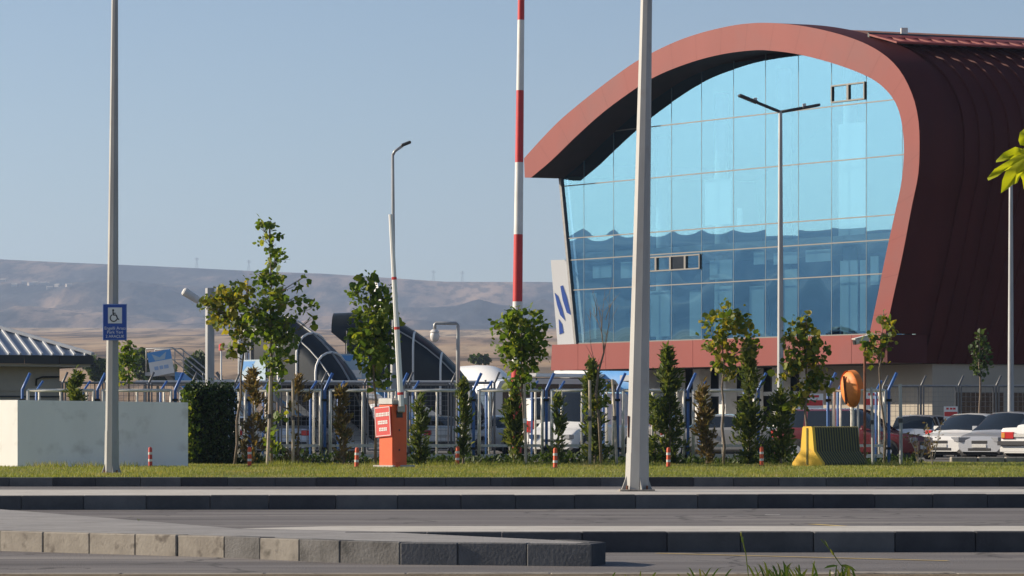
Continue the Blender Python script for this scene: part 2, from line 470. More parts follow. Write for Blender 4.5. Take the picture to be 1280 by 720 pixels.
def build_ground():
    azs = []
    a = -180.0
    while a < 180:
        azs.append(a)
        a += .06 if -10.5 <= a < 3 else (.25 if -14 <= a < 14 else (1.0 if -100 <= a < -50 else 3.0))
    rs = [0.5, 30, 120, 260] + list(np.linspace(330, 1500, 22)) + list(np.linspace(1580, 3200, 26)) + list(np.linspace(3260, 5750, 62)) + [5900, 6200, 6700, 7400]
    n = len(azs)
    vs, fs = [], []
    for r in rs:
        for az in azs:
            vs.append((r * math.sin(R(az)), r * math.cos(R(az)), terrain_z(r, az)))
    for i in range(len(rs) - 1):
        for k in range(n):
            j = (k + 1) % n
            fs.append((i * n + k, i * n + n + k, i * n + n + j, i * n + j))
    fs.append(tuple(range(n)))
    me = bpy.data.meshes.new('ground'); me.from_pydata(vs, [], fs)
    me.polygons.foreach_set('use_smooth', [True] * len(me.polygons)); me.update()
    m = bpy.data.materials.new('steppe'); m.use_nodes = True
    nt = m.node_tree; b = nt.nodes['Principled BSDF']
    b.inputs['Roughness'].default_value = 1; b.inputs['Specular IOR Level'].default_value = .05
    geo = nt.nodes.new('ShaderNodeNewGeometry')
    def ramp(scale, stops, stretch=None, detail=6):
        v = geo.outputs['Position']
        if stretch:
            mp = nt.nodes.new('ShaderNodeMapping'); mp.inputs['Scale'].default_value = stretch
            nt.links.new(v, mp.inputs['Vector']); v = mp.outputs[0]
        t = nt.nodes.new('ShaderNodeTexNoise'); t.inputs['Scale'].default_value = scale; t.inputs['Detail'].default_value = detail
        t.inputs['Roughness'].default_value = .62
        nt.links.new(v, t.inputs['Vector'])
        r = nt.nodes.new('ShaderNodeValToRGB'); e = r.color_ramp.elements
        e[0].position, e[1].position = stops[0][0], stops[-1][0]
        e[0].color = (*stops[0][1], 1); e[1].color = (*stops[-1][1], 1)
        for s in stops[1:-1]:
            q = e.new(s[0]); q.color = (*s[1], 1)
        nt.links.new(t.outputs['Fac'], r.inputs['Fac'])
        return r.outputs[0]
    fields = ramp(.0060, [(.36, (.14, .10, .065)), (.44, (.30, .21, .14)), (.54, (.36, .26, .175)), (.64, (.44, .33, .22))], (.6, .35, 1), 8)
    scrub = ramp(.0042, [(.40, (.022, .028, .034)), (.465, (.05, .05, .055)), (.515, (.17, .125, .10)), (.62, (.30, .21, .15))], (1, .16, 1), 8)
    # fields on the plain, scrub and stone on the slopes, valley shading painted into their dark patches
    sep = nt.nodes.new('ShaderNodeSeparateXYZ'); nt.links.new(geo.outputs['Position'], sep.inputs[0])
    mr = nt.nodes.new('ShaderNodeMapRange'); mr.inputs['From Min'].default_value = 98; mr.inputs['From Max'].default_value = 125
    nt.links.new(sep.outputs['Z'], mr.inputs['Value'])
    mx = nt.nodes.new('ShaderNodeMix'); mx.data_type = 'RGBA'
    nt.links.new(mr.outputs[0], mx.inputs['Factor']); nt.links.new(fields, mx.inputs[6]); nt.links.new(scrub, mx.inputs[7])
    speck = ramp(.045, [(.42, (.30, .32, .34)), (.50, (.95, .95, .95)), (.62, (1.3, 1.25, 1.12))], (1, .12, 1), 6)
    mm = nt.nodes.new('ShaderNodeMix'); mm.data_type = 'RGBA'; mm.blend_type = 'MULTIPLY'; mm.inputs['Factor'].default_value = .8
    nt.links.new(mx.outputs[2], mm.inputs[6]); nt.links.new(speck, mm.inputs[7])
    nt.links.new(mm.outputs[2], b.inputs['Base Color'])
    g = mobj('ground', me, m)
    tag(g, 'dry plain rising to bare hazy hills', None, None, 'structure')
build_ground()

def sheet(name, poly, z, m, label):
    o = MB().add([(p[0], p[1], z) for p in poly], [tuple(range(len(poly)))]).build(name, m, fix=False)
    for p in o.data.polygons:
        if p.normal.z < 0: p.flip()
    return tag(o, label, None, None, 'structure')

sheet('road', [(-45, 8), (45, 8), (45, 54.6), (-45, 54.6)], 0.0, M['asphalt'], 'grey asphalt road crossing in front')
sheet('parking_lot', [(-60, 80), (70, 80), (90, 180), (-80, 180)], 0.0, M['lot'], 'asphalt parking lot behind the fence')
sheet('apron', [(-160, 180.2), (190, 180.2), (190, 290), (-160, 290)], 0.006, M['lot'], 'airport apron behind the parking lot')

def kerb_line(parent, pts, m, h, w=.16, ln=.62, jit=.006, back=0.0, top_proud=.004):
    """kerb stones along a polyline in plan; the camera side is on the right of travel (x rising)"""
    mats = m if isinstance(m, list) else [m]
    for (a, b) in zip(pts, pts[1:]):
        a, b = Vector((a[0], a[1], 0)), Vector((b[0], b[1], 0))
        d = b - a; L = d.length; d.normalize()
        nrm = Vector((-d.y, d.x, 0))       # away from camera
        s = 0.0
        while s < L - .05:
            l = min(ln * random.uniform(.9, 1.1), L - s)
            if L - s - l < .15: l = L - s
            g = .005
            c = a + d * (s + l / 2) + nrm * (w / 2 + random.uniform(-jit, jit))
            rz = math.atan2(d.y, d.x) + random.uniform(-.004, .004)
            hh = h + top_proud + random.uniform(-.003, .003)
            mb = MB().box((0, 0, 0), (l - g, w, hh + .05), bev=.007)
            o = mb.build('kerb_stone', random.choice(mats), parent)
            o.location = (c.x, c.y, (hh - .05) / 2)
            o.rotation_euler = (random.uniform(-.01, .01), 0, rz)
            s += l

# near traffic island: the wide wedge on the left and the long strip, one paved top
def px_ground(x, y, z=0.0):
    D = (CAMZ - z) * FPX / (y - HY)
    return ((x - 640) * D / FPX, D)
ISL = .16
A0 = px_ground(-160, 684); A1 = px_ground(0, 688.5); A2 = px_ground(280, 697); A2b = px_ground(425, 703.5); A3 = px_ground(500, 705.8); A4 = px_ground(740, 708)
NOSE = px_ground(757, 705.5)
B0 = px_ground(430, 690.5); B1 = px_ground(1500, 690)
S0 = px_ground(300, 661.0, ISL); S1 = px_ground(455, 667.3, ISL)
isl = sheet('traffic_island_paving', [(A0[0], A0[1] + .15), (A1[0], A1[1] + .15), (A2[0], A2[1] + .15), (A2b[0], A2b[1] + .15), (A3[0], A3[1] + .15), (A4[0], A4[1] + .15), (NOSE[0] - .1, NOSE[1] + .15), (B0[0] + .3, B0[1] + .14), S0, px_ground(0, 636.5, ISL), px_ground(-160, 629, ISL)], ISL, M['wedge'], 'grey paving on the near wedge shaped traffic island')
strip = sheet('traffic_strip_paving', [S0, (B0[0] + .3, B0[1] + .145), (B1[0], B1[1] + .155), (B1[0], 27.35), (S0[0] + .8, 27.35)], ISL + .003, M['concrete'], 'pale concrete strip on the near traffic island')
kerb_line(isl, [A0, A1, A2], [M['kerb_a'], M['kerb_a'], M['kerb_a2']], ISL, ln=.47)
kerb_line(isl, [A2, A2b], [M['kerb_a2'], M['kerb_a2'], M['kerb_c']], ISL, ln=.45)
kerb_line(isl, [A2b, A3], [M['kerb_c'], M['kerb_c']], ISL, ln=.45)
kerb_line(isl, [A3, A4, NOSE], KB, ISL, ln=.47)  # this kerb's stone colours step from sunlit to shaded as it turns
kerb_line(isl, [NOSE, (NOSE[0] - .25, NOSE[1] + .55)], M['kerb_b'], ISL, w=.14, ln=.6)
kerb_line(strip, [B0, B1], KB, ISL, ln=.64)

I2 = .17
C0 = px_ground(-120, 637.5); C1 = px_ground(420, 636.8); C2 = px_ground(1400, 634.5)
isl2 = sheet('median_paving', [(C0[0], C0[1] + .15), (C1[0], C1[1] + .15), (C2[0], C2[1] + .15), (C2[0], 43.4), (C0[0], 43.1)], I2, M['concrete'], 'pale narrow median between the two roads')
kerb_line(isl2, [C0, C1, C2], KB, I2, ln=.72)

VZ = .15
V0 = (-11.5, 54.7); V1 = (0, 54.9); V2 = (11.0, 55.2)
verge = sheet('grass_verge_soil', [(-30, 54.8), V0, (0, 55.05), (V2[0], 55.35), (30, 55.6), (30, 79.9), (-30, 79.9)], VZ, M['turf'], 'green grassy verge in front of the fence')
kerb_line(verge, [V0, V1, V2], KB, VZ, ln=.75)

near = sheet('near_pavement', [(-9, 3), (9, 3), (9, 18.42), (-9, 18.42)], .16, M['soil'], 'near roadside pavement edge')
kerb_line(near, [(-4.6, 18.36), (4.6, 18.44)], M['kerb_a'], .155, ln=.8, top_proud=.008)

# thin worn road lines
def road_line(name, a, b, w, m, label):
    a, b = Vector((*a, 0)), Vector((*b, 0)); d = (b - a).normalized(); n = Vector((-d.y, d.x, 0)) * w / 2
    o = MB().add([(p.x, p.y, .004) for p in (a - n, b - n, b + n, a + n)], [(0, 1, 2, 3)]).build(name, m, fix=False)
    return tag(o, label, None, None, 'structure')
road_line('yellow_road_line', px_ground(820, 692), px_ground(1185, 701.5), .07, M['tie_yellow'], 'thin worn yellow line on the near road')
road_line('yellow_road_line', px_ground(1015, 655.5), px_ground(1062, 658.5), .12, M['tie_yellow'], 'short yellow mark on the middle road')
road_line('yellow_road_line', px_ground(398, 659.5), px_ground(424, 662), .12, M['tie_yellow'], 'short yellow mark beside the island')
road_line('white_road_line', px_ground(956, 643.6), px_ground(975, 643.7), .14, M['line_white'], 'short faded white dash on the middle road')

# ------------------------------------------------------------------ foliage helpers
LEAF_T = np.array([(0, 0, 0), (-.34, .30, .05), (-.30, .68, .05), (0, 1, -.04), (.30, .68, .05), (.34, .30, .05)])
LEAF_F = [(0, 1, 2, 3), (0, 3, 4, 5)]
BLADE_T = np.array([(-.5, 0, 0), (.5, 0, 0), (0, 1, 0)])
BLADE_F = [(0, 2, 1)]
SPRAY_T = np.array([(-.10, 0, 0), (.10, 0, 0), (.16, .55, .03), (0, 1, -.05), (-.16, .55, .03)])
SPRAY_F = [(0, 1, 2, 3, 4)]

def foliage_mesh(name, cen, size, dirs, tmpl, faces, wide=1.0, spin=1.0):
    """cen (n,3), size (n,), dirs (n,3): direction of each leaf's length"""
    n = len(cen)
    d = dirs / np.maximum(1e-6, np.linalg.norm(dirs, axis=1))[:, None]
    r = rng.normal(size=(n, 3)) * spin + np.array([0, 0, .6])
    sx = np.cross(d, r); sx /= np.maximum(1e-6, np.linalg.norm(sx, axis=1))[:, None]
    sz = np.cross(sx, d)
    v = cen[:, None, :] + size[:, None, None] * (tmpl[None, :, 0:1] * wide * sx[:, None, :] + tmpl[None, :, 1:2] * d[:, None, :] + tmpl[None, :, 2:3] * sz[:, None, :])
    k = len(tmpl)
    vs = v.reshape(-1, 3).tolist()
    fs = []
    for f in faces:
        arr = np.array(f)[None, :] + (np.arange(n) * k)[:, None]
        fs.extend(arr.tolist())
    me = bpy.data.meshes.new(name)
    me.from_pydata(vs, [], fs)
    me.update()
    return me

def rand_in_ball(n):
    v = rng.normal(size=(n, 3)); v /= np.linalg.norm(v, axis=1)[:, None]
    return v * (rng.random(n) ** (1 / 2.4))[:, None]

def branch_path(a, b, sag=.12, n=5):
    a, b = Vector(a), Vector(b)
    L = (b - a).length
    off = Vector((random.uniform(-1, 1), random.uniform(-1, 1), -.5)) * L * sag
    return [a.lerp(b, i / n) + off * math.sin(math.pi * i / n) for i in range(n + 1)]

def tree(name, label, base_px, D, clumps, leaf='leaf', n_per=1.0, lsize=.125, trunk_r=.035, fork=None, group=None, z=VZ, cat='tree', droop=.2, trunk_path=None, dens=300):
    """clumps: (x, y, rx, ry) of leaf masses in photo pixels, at depth D; they are given their own depth spread"""
    s = D / FPX
    base = P(base_px, HY, D); base.z = z
    t = thing(name, label, cat, base, 0, group)
    cl = []
    for (x, y, rx, ry) in clumps:
        c = P(x, y, D) - base
        c.y += random.uniform(-.6, .6) * rx * s
        cl.append((c, rx * s, ry * s))
    topc = max(cl, key=lambda q: q[0].z + q[2])
    top = topc[0] + Vector((0, 0, topc[2] * .8))
    lowest = min(q[0].z - q[2] for q in cl)
    fork = fork if fork is not None else max(.5, lowest - .1)
    mb = MB()
    path = [Vector((0, 0, -.05))]
    if trunk_path:
        path += [P(x, y, D) - base for (x, y) in trunk_path]
    nseg = 8
    a = path[-1]
    for i in range(1, nseg + 1):
        f = i / nseg
        p = a.lerp(top, f)
        mid = Vector((0, 0, 0))
        if f < .97: mid = Vector((random.uniform(-.035, .035), random.uniform(-.035, .035), 0))
        path.append(p + mid)
    rad = [trunk_r * (1 - .82 * max(0, p.z) / max(.1, top.z)) + .003 for p in path]
    mb.tube(path, rad, 7)
    limb = MB()
    def trunk_at(zz):
        for i in range(len(path) - 1):
            if path[i].z <= zz <= path[i + 1].z:
                f = (zz - path[i].z) / max(1e-4, path[i + 1].z - path[i].z)
                return path[i].lerp(path[i + 1], f), rad[i] + (rad[i + 1] - rad[i]) * f
        return path[-1], rad[-1]
    cen, dr = [], []
    for (c, rx, rz) in cl:
        st, r0 = trunk_at(max(fork, min(top.z * .9, c.z - rz * .9 - .35 * abs(c.x))))
        bp = branch_path(st, c + Vector((0, 0, rz * .3)), .10)
        limb.tube(bp, [max(.004, r0 * .62 * (1 - i / 6.5)) for i in range(len(bp))], 5)
        for q in range(5):
            u = rand_in_ball(1)[0] * .85
            e = c + Vector((u[0] * rx, u[1] * rx, u[2] * rz))
            b2 = branch_path(bp[random.randint(2, 5)], e, .08, 3)
            limb.tube(b2, [.007, .006, .005, .003], 4)
        vol = rx * rx * rz
        n = max(10, int(dens * n_per * vol ** .72 * 6))
        # leaves gather in small tufts
        nt_ = max(4, n // 7)
        tu = rand_in_ball(nt_)
        idx = rng.integers(0, nt_, n)
        q = tu[idx] * np.array([rx, rx, rz]) + rng.normal(size=(n, 3)) * .07
        cen.append(q + np.array(c))
        dd = tu[idx] * .7 + rng.normal(size=(n, 3)) * .7
        dd[:, 2] -= droop
        dr.append(dd)
    cen = np.concatenate(cen); dr = np.concatenate(dr)
    sz = lsize * np.clip(rng.lognormal(-.12, .38, len(cen)), .35, 1.7)
    mb.build('trunk', M['bark'], t, smooth=True)
    limb.build('limbs', M['bark'], t, smooth=True)['kind'] = 'stuff'
    mobj('crown', foliage_mesh('crown', cen, sz, dr, LEAF_T, LEAF_F, wide=1.25), M[leaf], t)
    return t

def conifer(name, label, x, ytop, ybot, wpx, D, m='conifer', n=2600, lean=0, group='conifers along the fence', taper=.55, z=VZ, ragged=.3, size=.15, cat='shrub'):
    base = P(x, HY, D); base.z = z
    top = P(x + lean, ytop, D) - base
    H = top.z
    hw = wpx / 2 * D / FPX
    t = thing(name, label, cat, base, 0, group)
    mb = MB().tube([(0, 0, -.03), top * .5 + Vector((.02, 0, 0)), top * .97], [.03, .02, .005], 6)
    mb.build('stem', M['bark'], t)
    n = int(n * .8)
    K = max(14, n // 28)
    th = np.sort(rng.random(K)) ** .9
    prof = np.minimum(1, .55 + th * 2.5) * (1 - taper * th ** 1.3) * np.clip((1 - th) * 6, .08, 1)
    taz = rng.random(K) * 2 * np.pi
    tr = hw * prof * np.clip(.62 + ragged * rng.normal(size=K), .05, 1.25)
    tc = np.stack([tr * np.cos(taz), tr * np.sin(taz), th * H * .97 + .03], 1)
    idx = rng.integers(0, K, n)
    h = th[idx]
    az = taz[idx] + rng.normal(size=n) * .5
    f = rng.random(n) ** .6
    cen = tc[idx] * np.stack([f, f, np.ones(n)], 1) + rng.normal(size=(n, 3)) * np.array([.045, .045, .075]) + np.array(top)[None, :] * np.array([1, 1, 0]) * h[:, None]
    cen[:, 2] = np.maximum(cen[:, 2], .02)
    d = np.stack([np.cos(az) * .8, np.sin(az) * .8, np.full(n, .75)], 1) + rng.normal(size=(n, 3)) * .35
    sz = size * rng.uniform(.5, 1.3, n)
    mobj('foliage', foliage_mesh('foliage', cen, sz, d, SPRAY_T, SPRAY_F, wide=1.1), M[m], t)
    return t
# ------------------------------------------------------------------ terminal building with arched red front
def build_terminal():
    a = Vector((.947, .321, 0)).normalized()           # long axis of the barrel roof
    PL = Vector((63 * 137.0 / FPX, 137.0, 0)); PR = Vector((485 * 121.2 / FPX, 121.2, 0))
    U = (PR - PL).normalized()
    N = Vector((U.y, -U.x, 0))                          # towards the camera
    if N.y > 0: N = -N
    def hit(x, y, k=0.0):
        p0 = PL + a * k
        rx = (x - 640.0) / FPX
        u = (rx * p0.y - p0.x) / (U.x - rx * U.y)
        D = p0.y + u * U.y
        return (u, CAMZ + (HY - y) * D / FPX)
    T = thing('terminal_building', 'terminal building with curved red frame, blue glass front and shaded red barrel roof', 'building', PL)
    def W(p, k=0.0, n=0.0):
        v = U * p[0] + a * k + N * n
        return Vector((v.x, v.y, p[1]))
    K0 = -1.45
    outer_px = [(656, 222), (655, 198), (673, 178), (690, 160), (707, 144), (740, 117), (773, 92), (800, 74), (840, 54), (873, 42), (907, 33.5), (933, 29.5), (960, 28.5), (993, 31), (1027, 37), (1060, 46), (1087, 57), (1110, 72), (1127, 91), (1140, 117), (1147, 143), (1149.5, 173), (1148, 217), (1140, 257), (1128, 320), (1117, 370), (1107, 417)]
    inner_px = [(664, 222), (676, 212), (690, 200), (723, 168), (757, 138), (797, 109), (817, 97), (840, 86.5), (873, 75), (907, 67), (940, 63), (960, 63), (993, 67), (1027, 75), (1060, 85.5), (1087, 97), (1103, 108), (1117, 124), (1125, 143), (1129, 167), (1130, 190), (1127, 227), (1118, 270), (1107, 320), (1097, 370), (1087, 417)]
    def spline(pts, n):
        P_ = [Vector(p) for p in pts]
        out = []
        for i in range(len(P_) - 1):
            p0, p1, p2, p3 = P_[max(0, i - 1)], P_[i], P_[i + 1], P_[min(len(P_) - 1, i + 2)]
            for q in range(8):
                t = q / 8
                out.append(.5 * ((2 * p1) + (-p0 + p2) * t + (2 * p0 - 5 * p1 + 4 * p2 - p3) * t * t + (-p0 + 3 * p1 - 3 * p2 + p3) * t ** 3))
        out.append(P_[-1])
        L = [0]
        for q, w in zip(out, out[1:]): L.append(L[-1] + (w - q).length)
        res = []
        j = 0
        for i in range(n):
            s = L[-1] * i / (n - 1)
            while j < len(L) - 2 and L[j + 1] < s: j += 1
            f = (s - L[j]) / max(1e-9, L[j + 1] - L[j])
            res.append(out[j].lerp(out[j + 1], f))
        return [(v.x, v.y) for v in res]
    NS = 90
    OC = [(656, 222)] + spline([hit(x, y, K0) for x, y in outer_px[1:]], NS)
    OC[0] = hit(656, 222, K0)
    IC = spline([hit(x, y, K0) for x, y in inner_px], NS + 1)
    # front ring
    mb = MB()
    for i in range(0, NS, 4):
        j = min(NS, i + 4)
        sl_o, sl_i = OC[i:j + 1], IC[i:j + 1]
        def trim(c):
            c = [Vector(q) for q in c]
            d0 = (c[1] - c[0]).normalized() * .003; d1 = (c[-1] - c[-2]).normalized() * .003
            c[0] = c[0] + d0; c[-1] = c[-1] - d1
            return [(q.x, q.y) for q in c]
        so_, si_ = trim(sl_o), trim(sl_i)
        pb = MB().loft([[W(q, K0 + .05) for q in so_], [W(q, K0 - .004) for q in so_], [W(q, K0 - .004) for q in si_], [W(q, K0 + .05) for q in si_]])
        pb.add([W(so_[0], K0 - .004), W(si_[0], K0 - .004), W(si_[0], K0 + .05), W(so_[0], K0 + .05)], [(0, 1, 2, 3)])
        pb.build('arch_panel', M['red_clad'], T)
    mb.loft([[W(p, K0 + .03) for p in OC], [W(p, K0 + .03) for p in IC]])
    mb.add([W(OC[0], K0 + .03), W(IC[0], K0 + .03), W(IC[0], 0), W(OC[0], 0)], [(0, 1, 2, 3)])
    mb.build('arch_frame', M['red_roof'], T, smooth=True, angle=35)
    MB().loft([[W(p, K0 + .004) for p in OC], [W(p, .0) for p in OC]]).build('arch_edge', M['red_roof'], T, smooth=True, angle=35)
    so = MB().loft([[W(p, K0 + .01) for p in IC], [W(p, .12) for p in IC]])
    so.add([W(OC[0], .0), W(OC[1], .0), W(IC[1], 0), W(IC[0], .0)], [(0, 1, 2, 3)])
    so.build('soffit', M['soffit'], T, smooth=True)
    # barrel roof, set in behind the frame
    def inset(c, d):
        out = []
        for i, p in enumerate(c):
            q0, q1 = c[max(0, i - 1)], c[min(len(c) - 1, i + 1)]
            t = Vector((q1[0] - q0[0], q1[1] - q0[1])).normalized()
            out.append((p[0] + t.y * d, p[1] - t.x * d))
        return out
    bot = hit(1097, 456, K0)
    full = OC[1:] + [(OC[-1][0] + (bot[0] - OC[-1][0]) * f, OC[-1][1] + (bot[1] - OC[-1][1]) * f) for f in (.5, 1.0)]
    BC = inset(full, .22)
    LEN = 34.0
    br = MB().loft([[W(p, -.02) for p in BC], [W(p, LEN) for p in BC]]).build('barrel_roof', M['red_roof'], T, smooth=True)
    sm = MB()
    tp = inset(BC, -.085)
    sm.loft([[W(p, -.03) for p in BC], [W(p, -.022) for p in tp], [W(p, .022) for p in tp], [W(p, .03) for p in BC]])
    seam_me = sm.mesh('seam', smooth=False)
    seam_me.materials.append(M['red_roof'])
    for i in range(26):
        o = bpy.data.objects.new('seam', seam_me); C.objects.link(o); o.parent = br
        o.location = a * (.55 + i * .62)
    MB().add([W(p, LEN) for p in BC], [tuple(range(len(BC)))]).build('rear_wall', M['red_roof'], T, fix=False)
    # raised louvre strip along the crest
    pl, pt_ = hit(1092, 50.5, K0), hit(1046, 37.5, K0)
    pt_ = (pl[0] - 1.45, pl[1] + .42)
    def lm(f, dz=0): return (pl[0] + (pt_[0] - pl[0]) * f, pl[1] + (pt_[1] - pl[1]) * f + dz)
    lv = MB()
    lv.prism([lm(.0, .0), lm(.0, -.07), lm(.14, -.07), lm(.14, 0)], lambda p: W(p, -.5), lambda p: W(p, 24))
    lv.prism([lm(.66, .0), lm(.66, -.07), lm(1, -.07), lm(1, 0)], lambda p: W(p, -.5), lambda p: W(p, 24))
    lvo = lv.build('roof_louvre', M['red_clad'], T)
    sl = MB().prism([lm(.13, -.005), lm(.13, -.065), lm(.67, -.065), lm(.67, -.005)], lambda p: W(p, 0), lambda p: W(p, .27)).mesh('slat')
    sl.materials.append(M['red_clad'])
    for i in range(44):
        o = bpy.data.objects.new('slat', sl); C.objects.link(o); o.parent = lvo
        o.location = a * (-.5 + i * .55)
    gb = MB()
    gb.prism([lm(1.0, .0), lm(1.0, -.5), lm(1.06, -.5), lm(1.06, .05)], lambda p: W(p, -.5), lambda p: W(p, 24))
    gb.build('louvre_rail', M['dark'], lvo)
    ct = MB().box(W((pt_[0] - .3, pt_[1] + .12), 1.2), (.25, .25, .4))
    ct.build('roof_hatch', M['cam_white'], T)
    ct = MB().box(W((pt_[0] - 1.2, pt_[1] + .05), 9), (4.5, 1.2, .18), rz=math.atan2(a.y, a.x))
    ct.build('roof_plant', M['cam_white'], T)

    # red band under the glass, in single cladding panels
    bl, brr = hit(690, 432, K0), hit(1087, 417, K0)
    b0, b1 = hit(688.5, 462, K0), hit(1097, 455, K0)
    zt, zb = (bl[1] + brr[1]) / 2, (b0[1] + b1[1]) / 2
    ue = OC[-1][0]
    npan = 11
    for i in range(npan):
        u0 = b0[0] + (ue - b0[0]) * i / npan
        u1 = b0[0] + (ue - b0[0]) * (i + 1) / npan - .018
        top0 = u0 + .08 if i == 0 else u0
        bt1 = u1 if i < npan - 1 else b1[0]
        poly = [(u0, zb), (bt1, zb), (u1, zt), (top0, zt)]
        MB().prism(poly, lambda p: W(p, K0 + .002), lambda p: W(p, K0 + .10)).build('cladding_panel', M['red_clad'], T)
    bm_ = MB()
    bm_.prism([(b0[0] + .05, zb + .01), (ue - .05, zb + .01), (ue - .05, zt - .01), (b0[0] + .1, zt - .01)], lambda p: W(p, K0 + .11), lambda p: W(p, .3))
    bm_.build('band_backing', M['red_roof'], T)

    # glass panes
    g_top = [p for p in IC]
    Lb, Lt = hit(720, 432), hit(700, 221)
    poly = [Lt] + [p for p in g_top[3:]] + [(g_top[-1][0] - .15, zt - .2), (Lb[0], zt - .2)]
    # keep it convex
    def hull(pts):
        pts = sorted(set((round(x, 5), round(y, 5)) for x, y in pts))
        def half(ps):
            h = []
            for p in ps:
                while len(h) >= 2 and (h[-1][0] - h[-2][0]) * (p[1] - h[-2][1]) - (h[-1][1] - h[-2][1]) * (p[0] - h[-2][0]) <= 0: h.pop()
                h.append(p)
            return h
        lo, up = half(pts), half(pts[::-1])
        return lo[:-1] + up[:-1]
    G = hull(poly)          # counter-clockwise
    def clip(sub):
        out = sub
        for i in range(len(G)):
            A, B = G[i], G[(i + 1) % len(G)]
            def side(p): return (B[0] - A[0]) * (p[1] - A[1]) - (B[1] - A[1]) * (p[0] - A[0])
            inp, out = out, []
            for j in range(len(inp)):
                p, q = inp[j - 1], inp[j]
                sp, sq = side(p), side(q)
                if (sp >= 0) != (sq >= 0):
                    f = sp / (sp - sq)
                    out.append((p[0] + (q[0] - p[0]) * f, p[1] + (q[1] - p[1]) * f))
                if sq >= 0: out.append(q)
            if not out: return []
        return out
    us = [hit(x, 213)[0] for x in (703, 730, 767, 804, 839.5, 877, 917, 957, 998, 1039.5, 1083, 1128)]
    us[0] -= 1.5
    us.append(us[-1] + 2.1)
    zs = [zt - .2] + [hit(917, y)[1] for y in (423, 352, 312, 283, 213, 147, 78)]
    zs[0] = min(zs[0], zs[1] - .3)
    rs_ = random.Random(5)
    for i in range(len(us) - 1):
        for j in range(len(zs) - 1):
            g = .012
            u0, u1, z0, z1 = us[i] + g, us[i + 1] - g, zs[j] + g, zs[j + 1] - g
            sgn = {3: 1.0, 4: -1.0}.get(j, rs_.choice((1, -1)))
            b = sgn * rs_.uniform(.5, 1.0) * .0012 * (z1 - z0)
            tx, tz = rs_.uniform(-1, 1) * .0009, rs_.uniform(-1, 1) * .0013
            nx, nz = 8, 8
            mb = MB()
            for p in range(nx):
                for q in range(nz):
                    cell = [(u0 + (u1 - u0) * (p + e) / nx, z0 + (z1 - z0) * (q + f) / nz) for e, f in ((0, 0), (1, 0), (1, 1), (0, 1))]
                    cl = clip(cell)
                    if len(cl) < 3: continue
                    vs = []
                    for c in cl:
                        xi = 2 * (c[0] - u0) / (u1 - u0) - 1; et = 2 * (c[1] - z0) / (z1 - z0) - 1
                        h = b * (1 - xi * xi) * (1 - et * et) + tx * (c[0] - u0) + tz * (c[1] - z0)
                        vs.append(W(c, 0, h))
                    mb.add(vs, [tuple(range(len(vs)))])
            if mb.f:
                me = mb.mesh('glass_pane', smooth=True)
                if sum(p.area for p in me.polygons) > .01:
                    mobj('glass_pane', me, M['glass'], T)
                else:
                    bpy.data.meshes.remove(me)
    # mullions and transoms
    def vspan(u):
        zz = []
        for i in range(len(G)):
            A, B = G[i], G[(i + 1) % len(G)]
            if (A[0] - u) * (B[0] - u) < 0:
                f = (u - A[0]) / (B[0] - A[0]); zz.append(A[1] + (B[1] - A[1]) * f)
        return (min(zz), max(zz)) if len(zz) >= 2 else None
    def hspan(z):
        zz = []
        for i in range(len(G)):
            A, B = G[i], G[(i + 1) % len(G)]
            if (A[1] - z) * (B[1] - z) < 0:
                f = (z - A[1]) / (B[1] - A[1]); zz.append(A[0] + (B[0] - A[0]) * f)
        return (min(zz), max(zz)) if len(zz) >= 2 else None
    for u in us[1:-1]:
        s = vspan(u)
        if s:
            MB().prism([(u - .010, s[0]), (u + .010, s[0]), (u + .010, s[1]), (u - .010, s[1])], lambda p: W(p, 0, .007), lambda p: W(p, 0, -.05)).build('mullion', M['mullion'], T)
    for z in zs[1:-1]:
        s = hspan(z)
        if s:
            MB().prism([(s[0], z - .022), (s[1], z - .022), (s[1], z + .022), (s[0], z + .022)], lambda p: W(p, 0, .016), lambda p: W(p, 0, -.05)).build('transom', M['transom'], T)
    MB().prism([Lt, (Lt[0] + .14, Lt[1]), (Lb[0] + .14, zt - .1), (Lb[0], zt - .1)], lambda p: W(p, 0, .09), lambda p: W(p, 0, -.25)).build('glass_edge_frame', M['galv_dark'], T)
    # opening sashes
    def sash(x0, x1, y0, y1, cols, dark=()):
        A = hit(x0, y1); B = hit(x1, y0)
        h = (hit(x0, y0)[1], hit(x0, y1)[1])
        for c in range(cols):
            u0 = A[0] + (B[0] - A[0]) * c / cols; u1 = A[0] + (B[0] - A[0]) * (c + 1) / cols
            z0, z1 = h[1], h[0]
            mb = MB()
            w = .055
            for q in ([(u0, z0), (u1, z0), (u1, z0 + w), (u0, z0 + w)], [(u0, z1 - w), (u1, z1 - w), (u1, z1), (u0, z1)], [(u0, z0 + w), (u0 + w, z0 + w), (u0 + w, z1 - w), (u0, z1 - w)], [(u1 - w, z0 + w), (u1, z0 + w), (u1, z1 - w), (u1 - w, z1 - w)]):
                mb.prism(q, lambda p: W(p, 0, .075), lambda p: W(p, 0, .004))
            s_ = mb.build('sash_window', M['transom'], T)
            if c in dark:
                MB().prism([(u0 + w, z0 + w), (u1 - w, z0 + w), (u1 - w, z1 - w), (u0 + w, z1 - w)], lambda p: W(p, 0, .03), lambda p: W(p, 0, .012)).build('pane', M['car_glass'], s_)
    sash(1040, 1082, 107, 129, 2)
    sash(803, 876, 322, 340.5, 4, dark=(2,))
    # inside: slabs, columns, back wall, pale blinds
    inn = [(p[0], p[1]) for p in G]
    MB().prism(inn, lambda p: W(p, 9.0), lambda p: W(p, 9.2)).build('interior_wall', M['interior'], T)
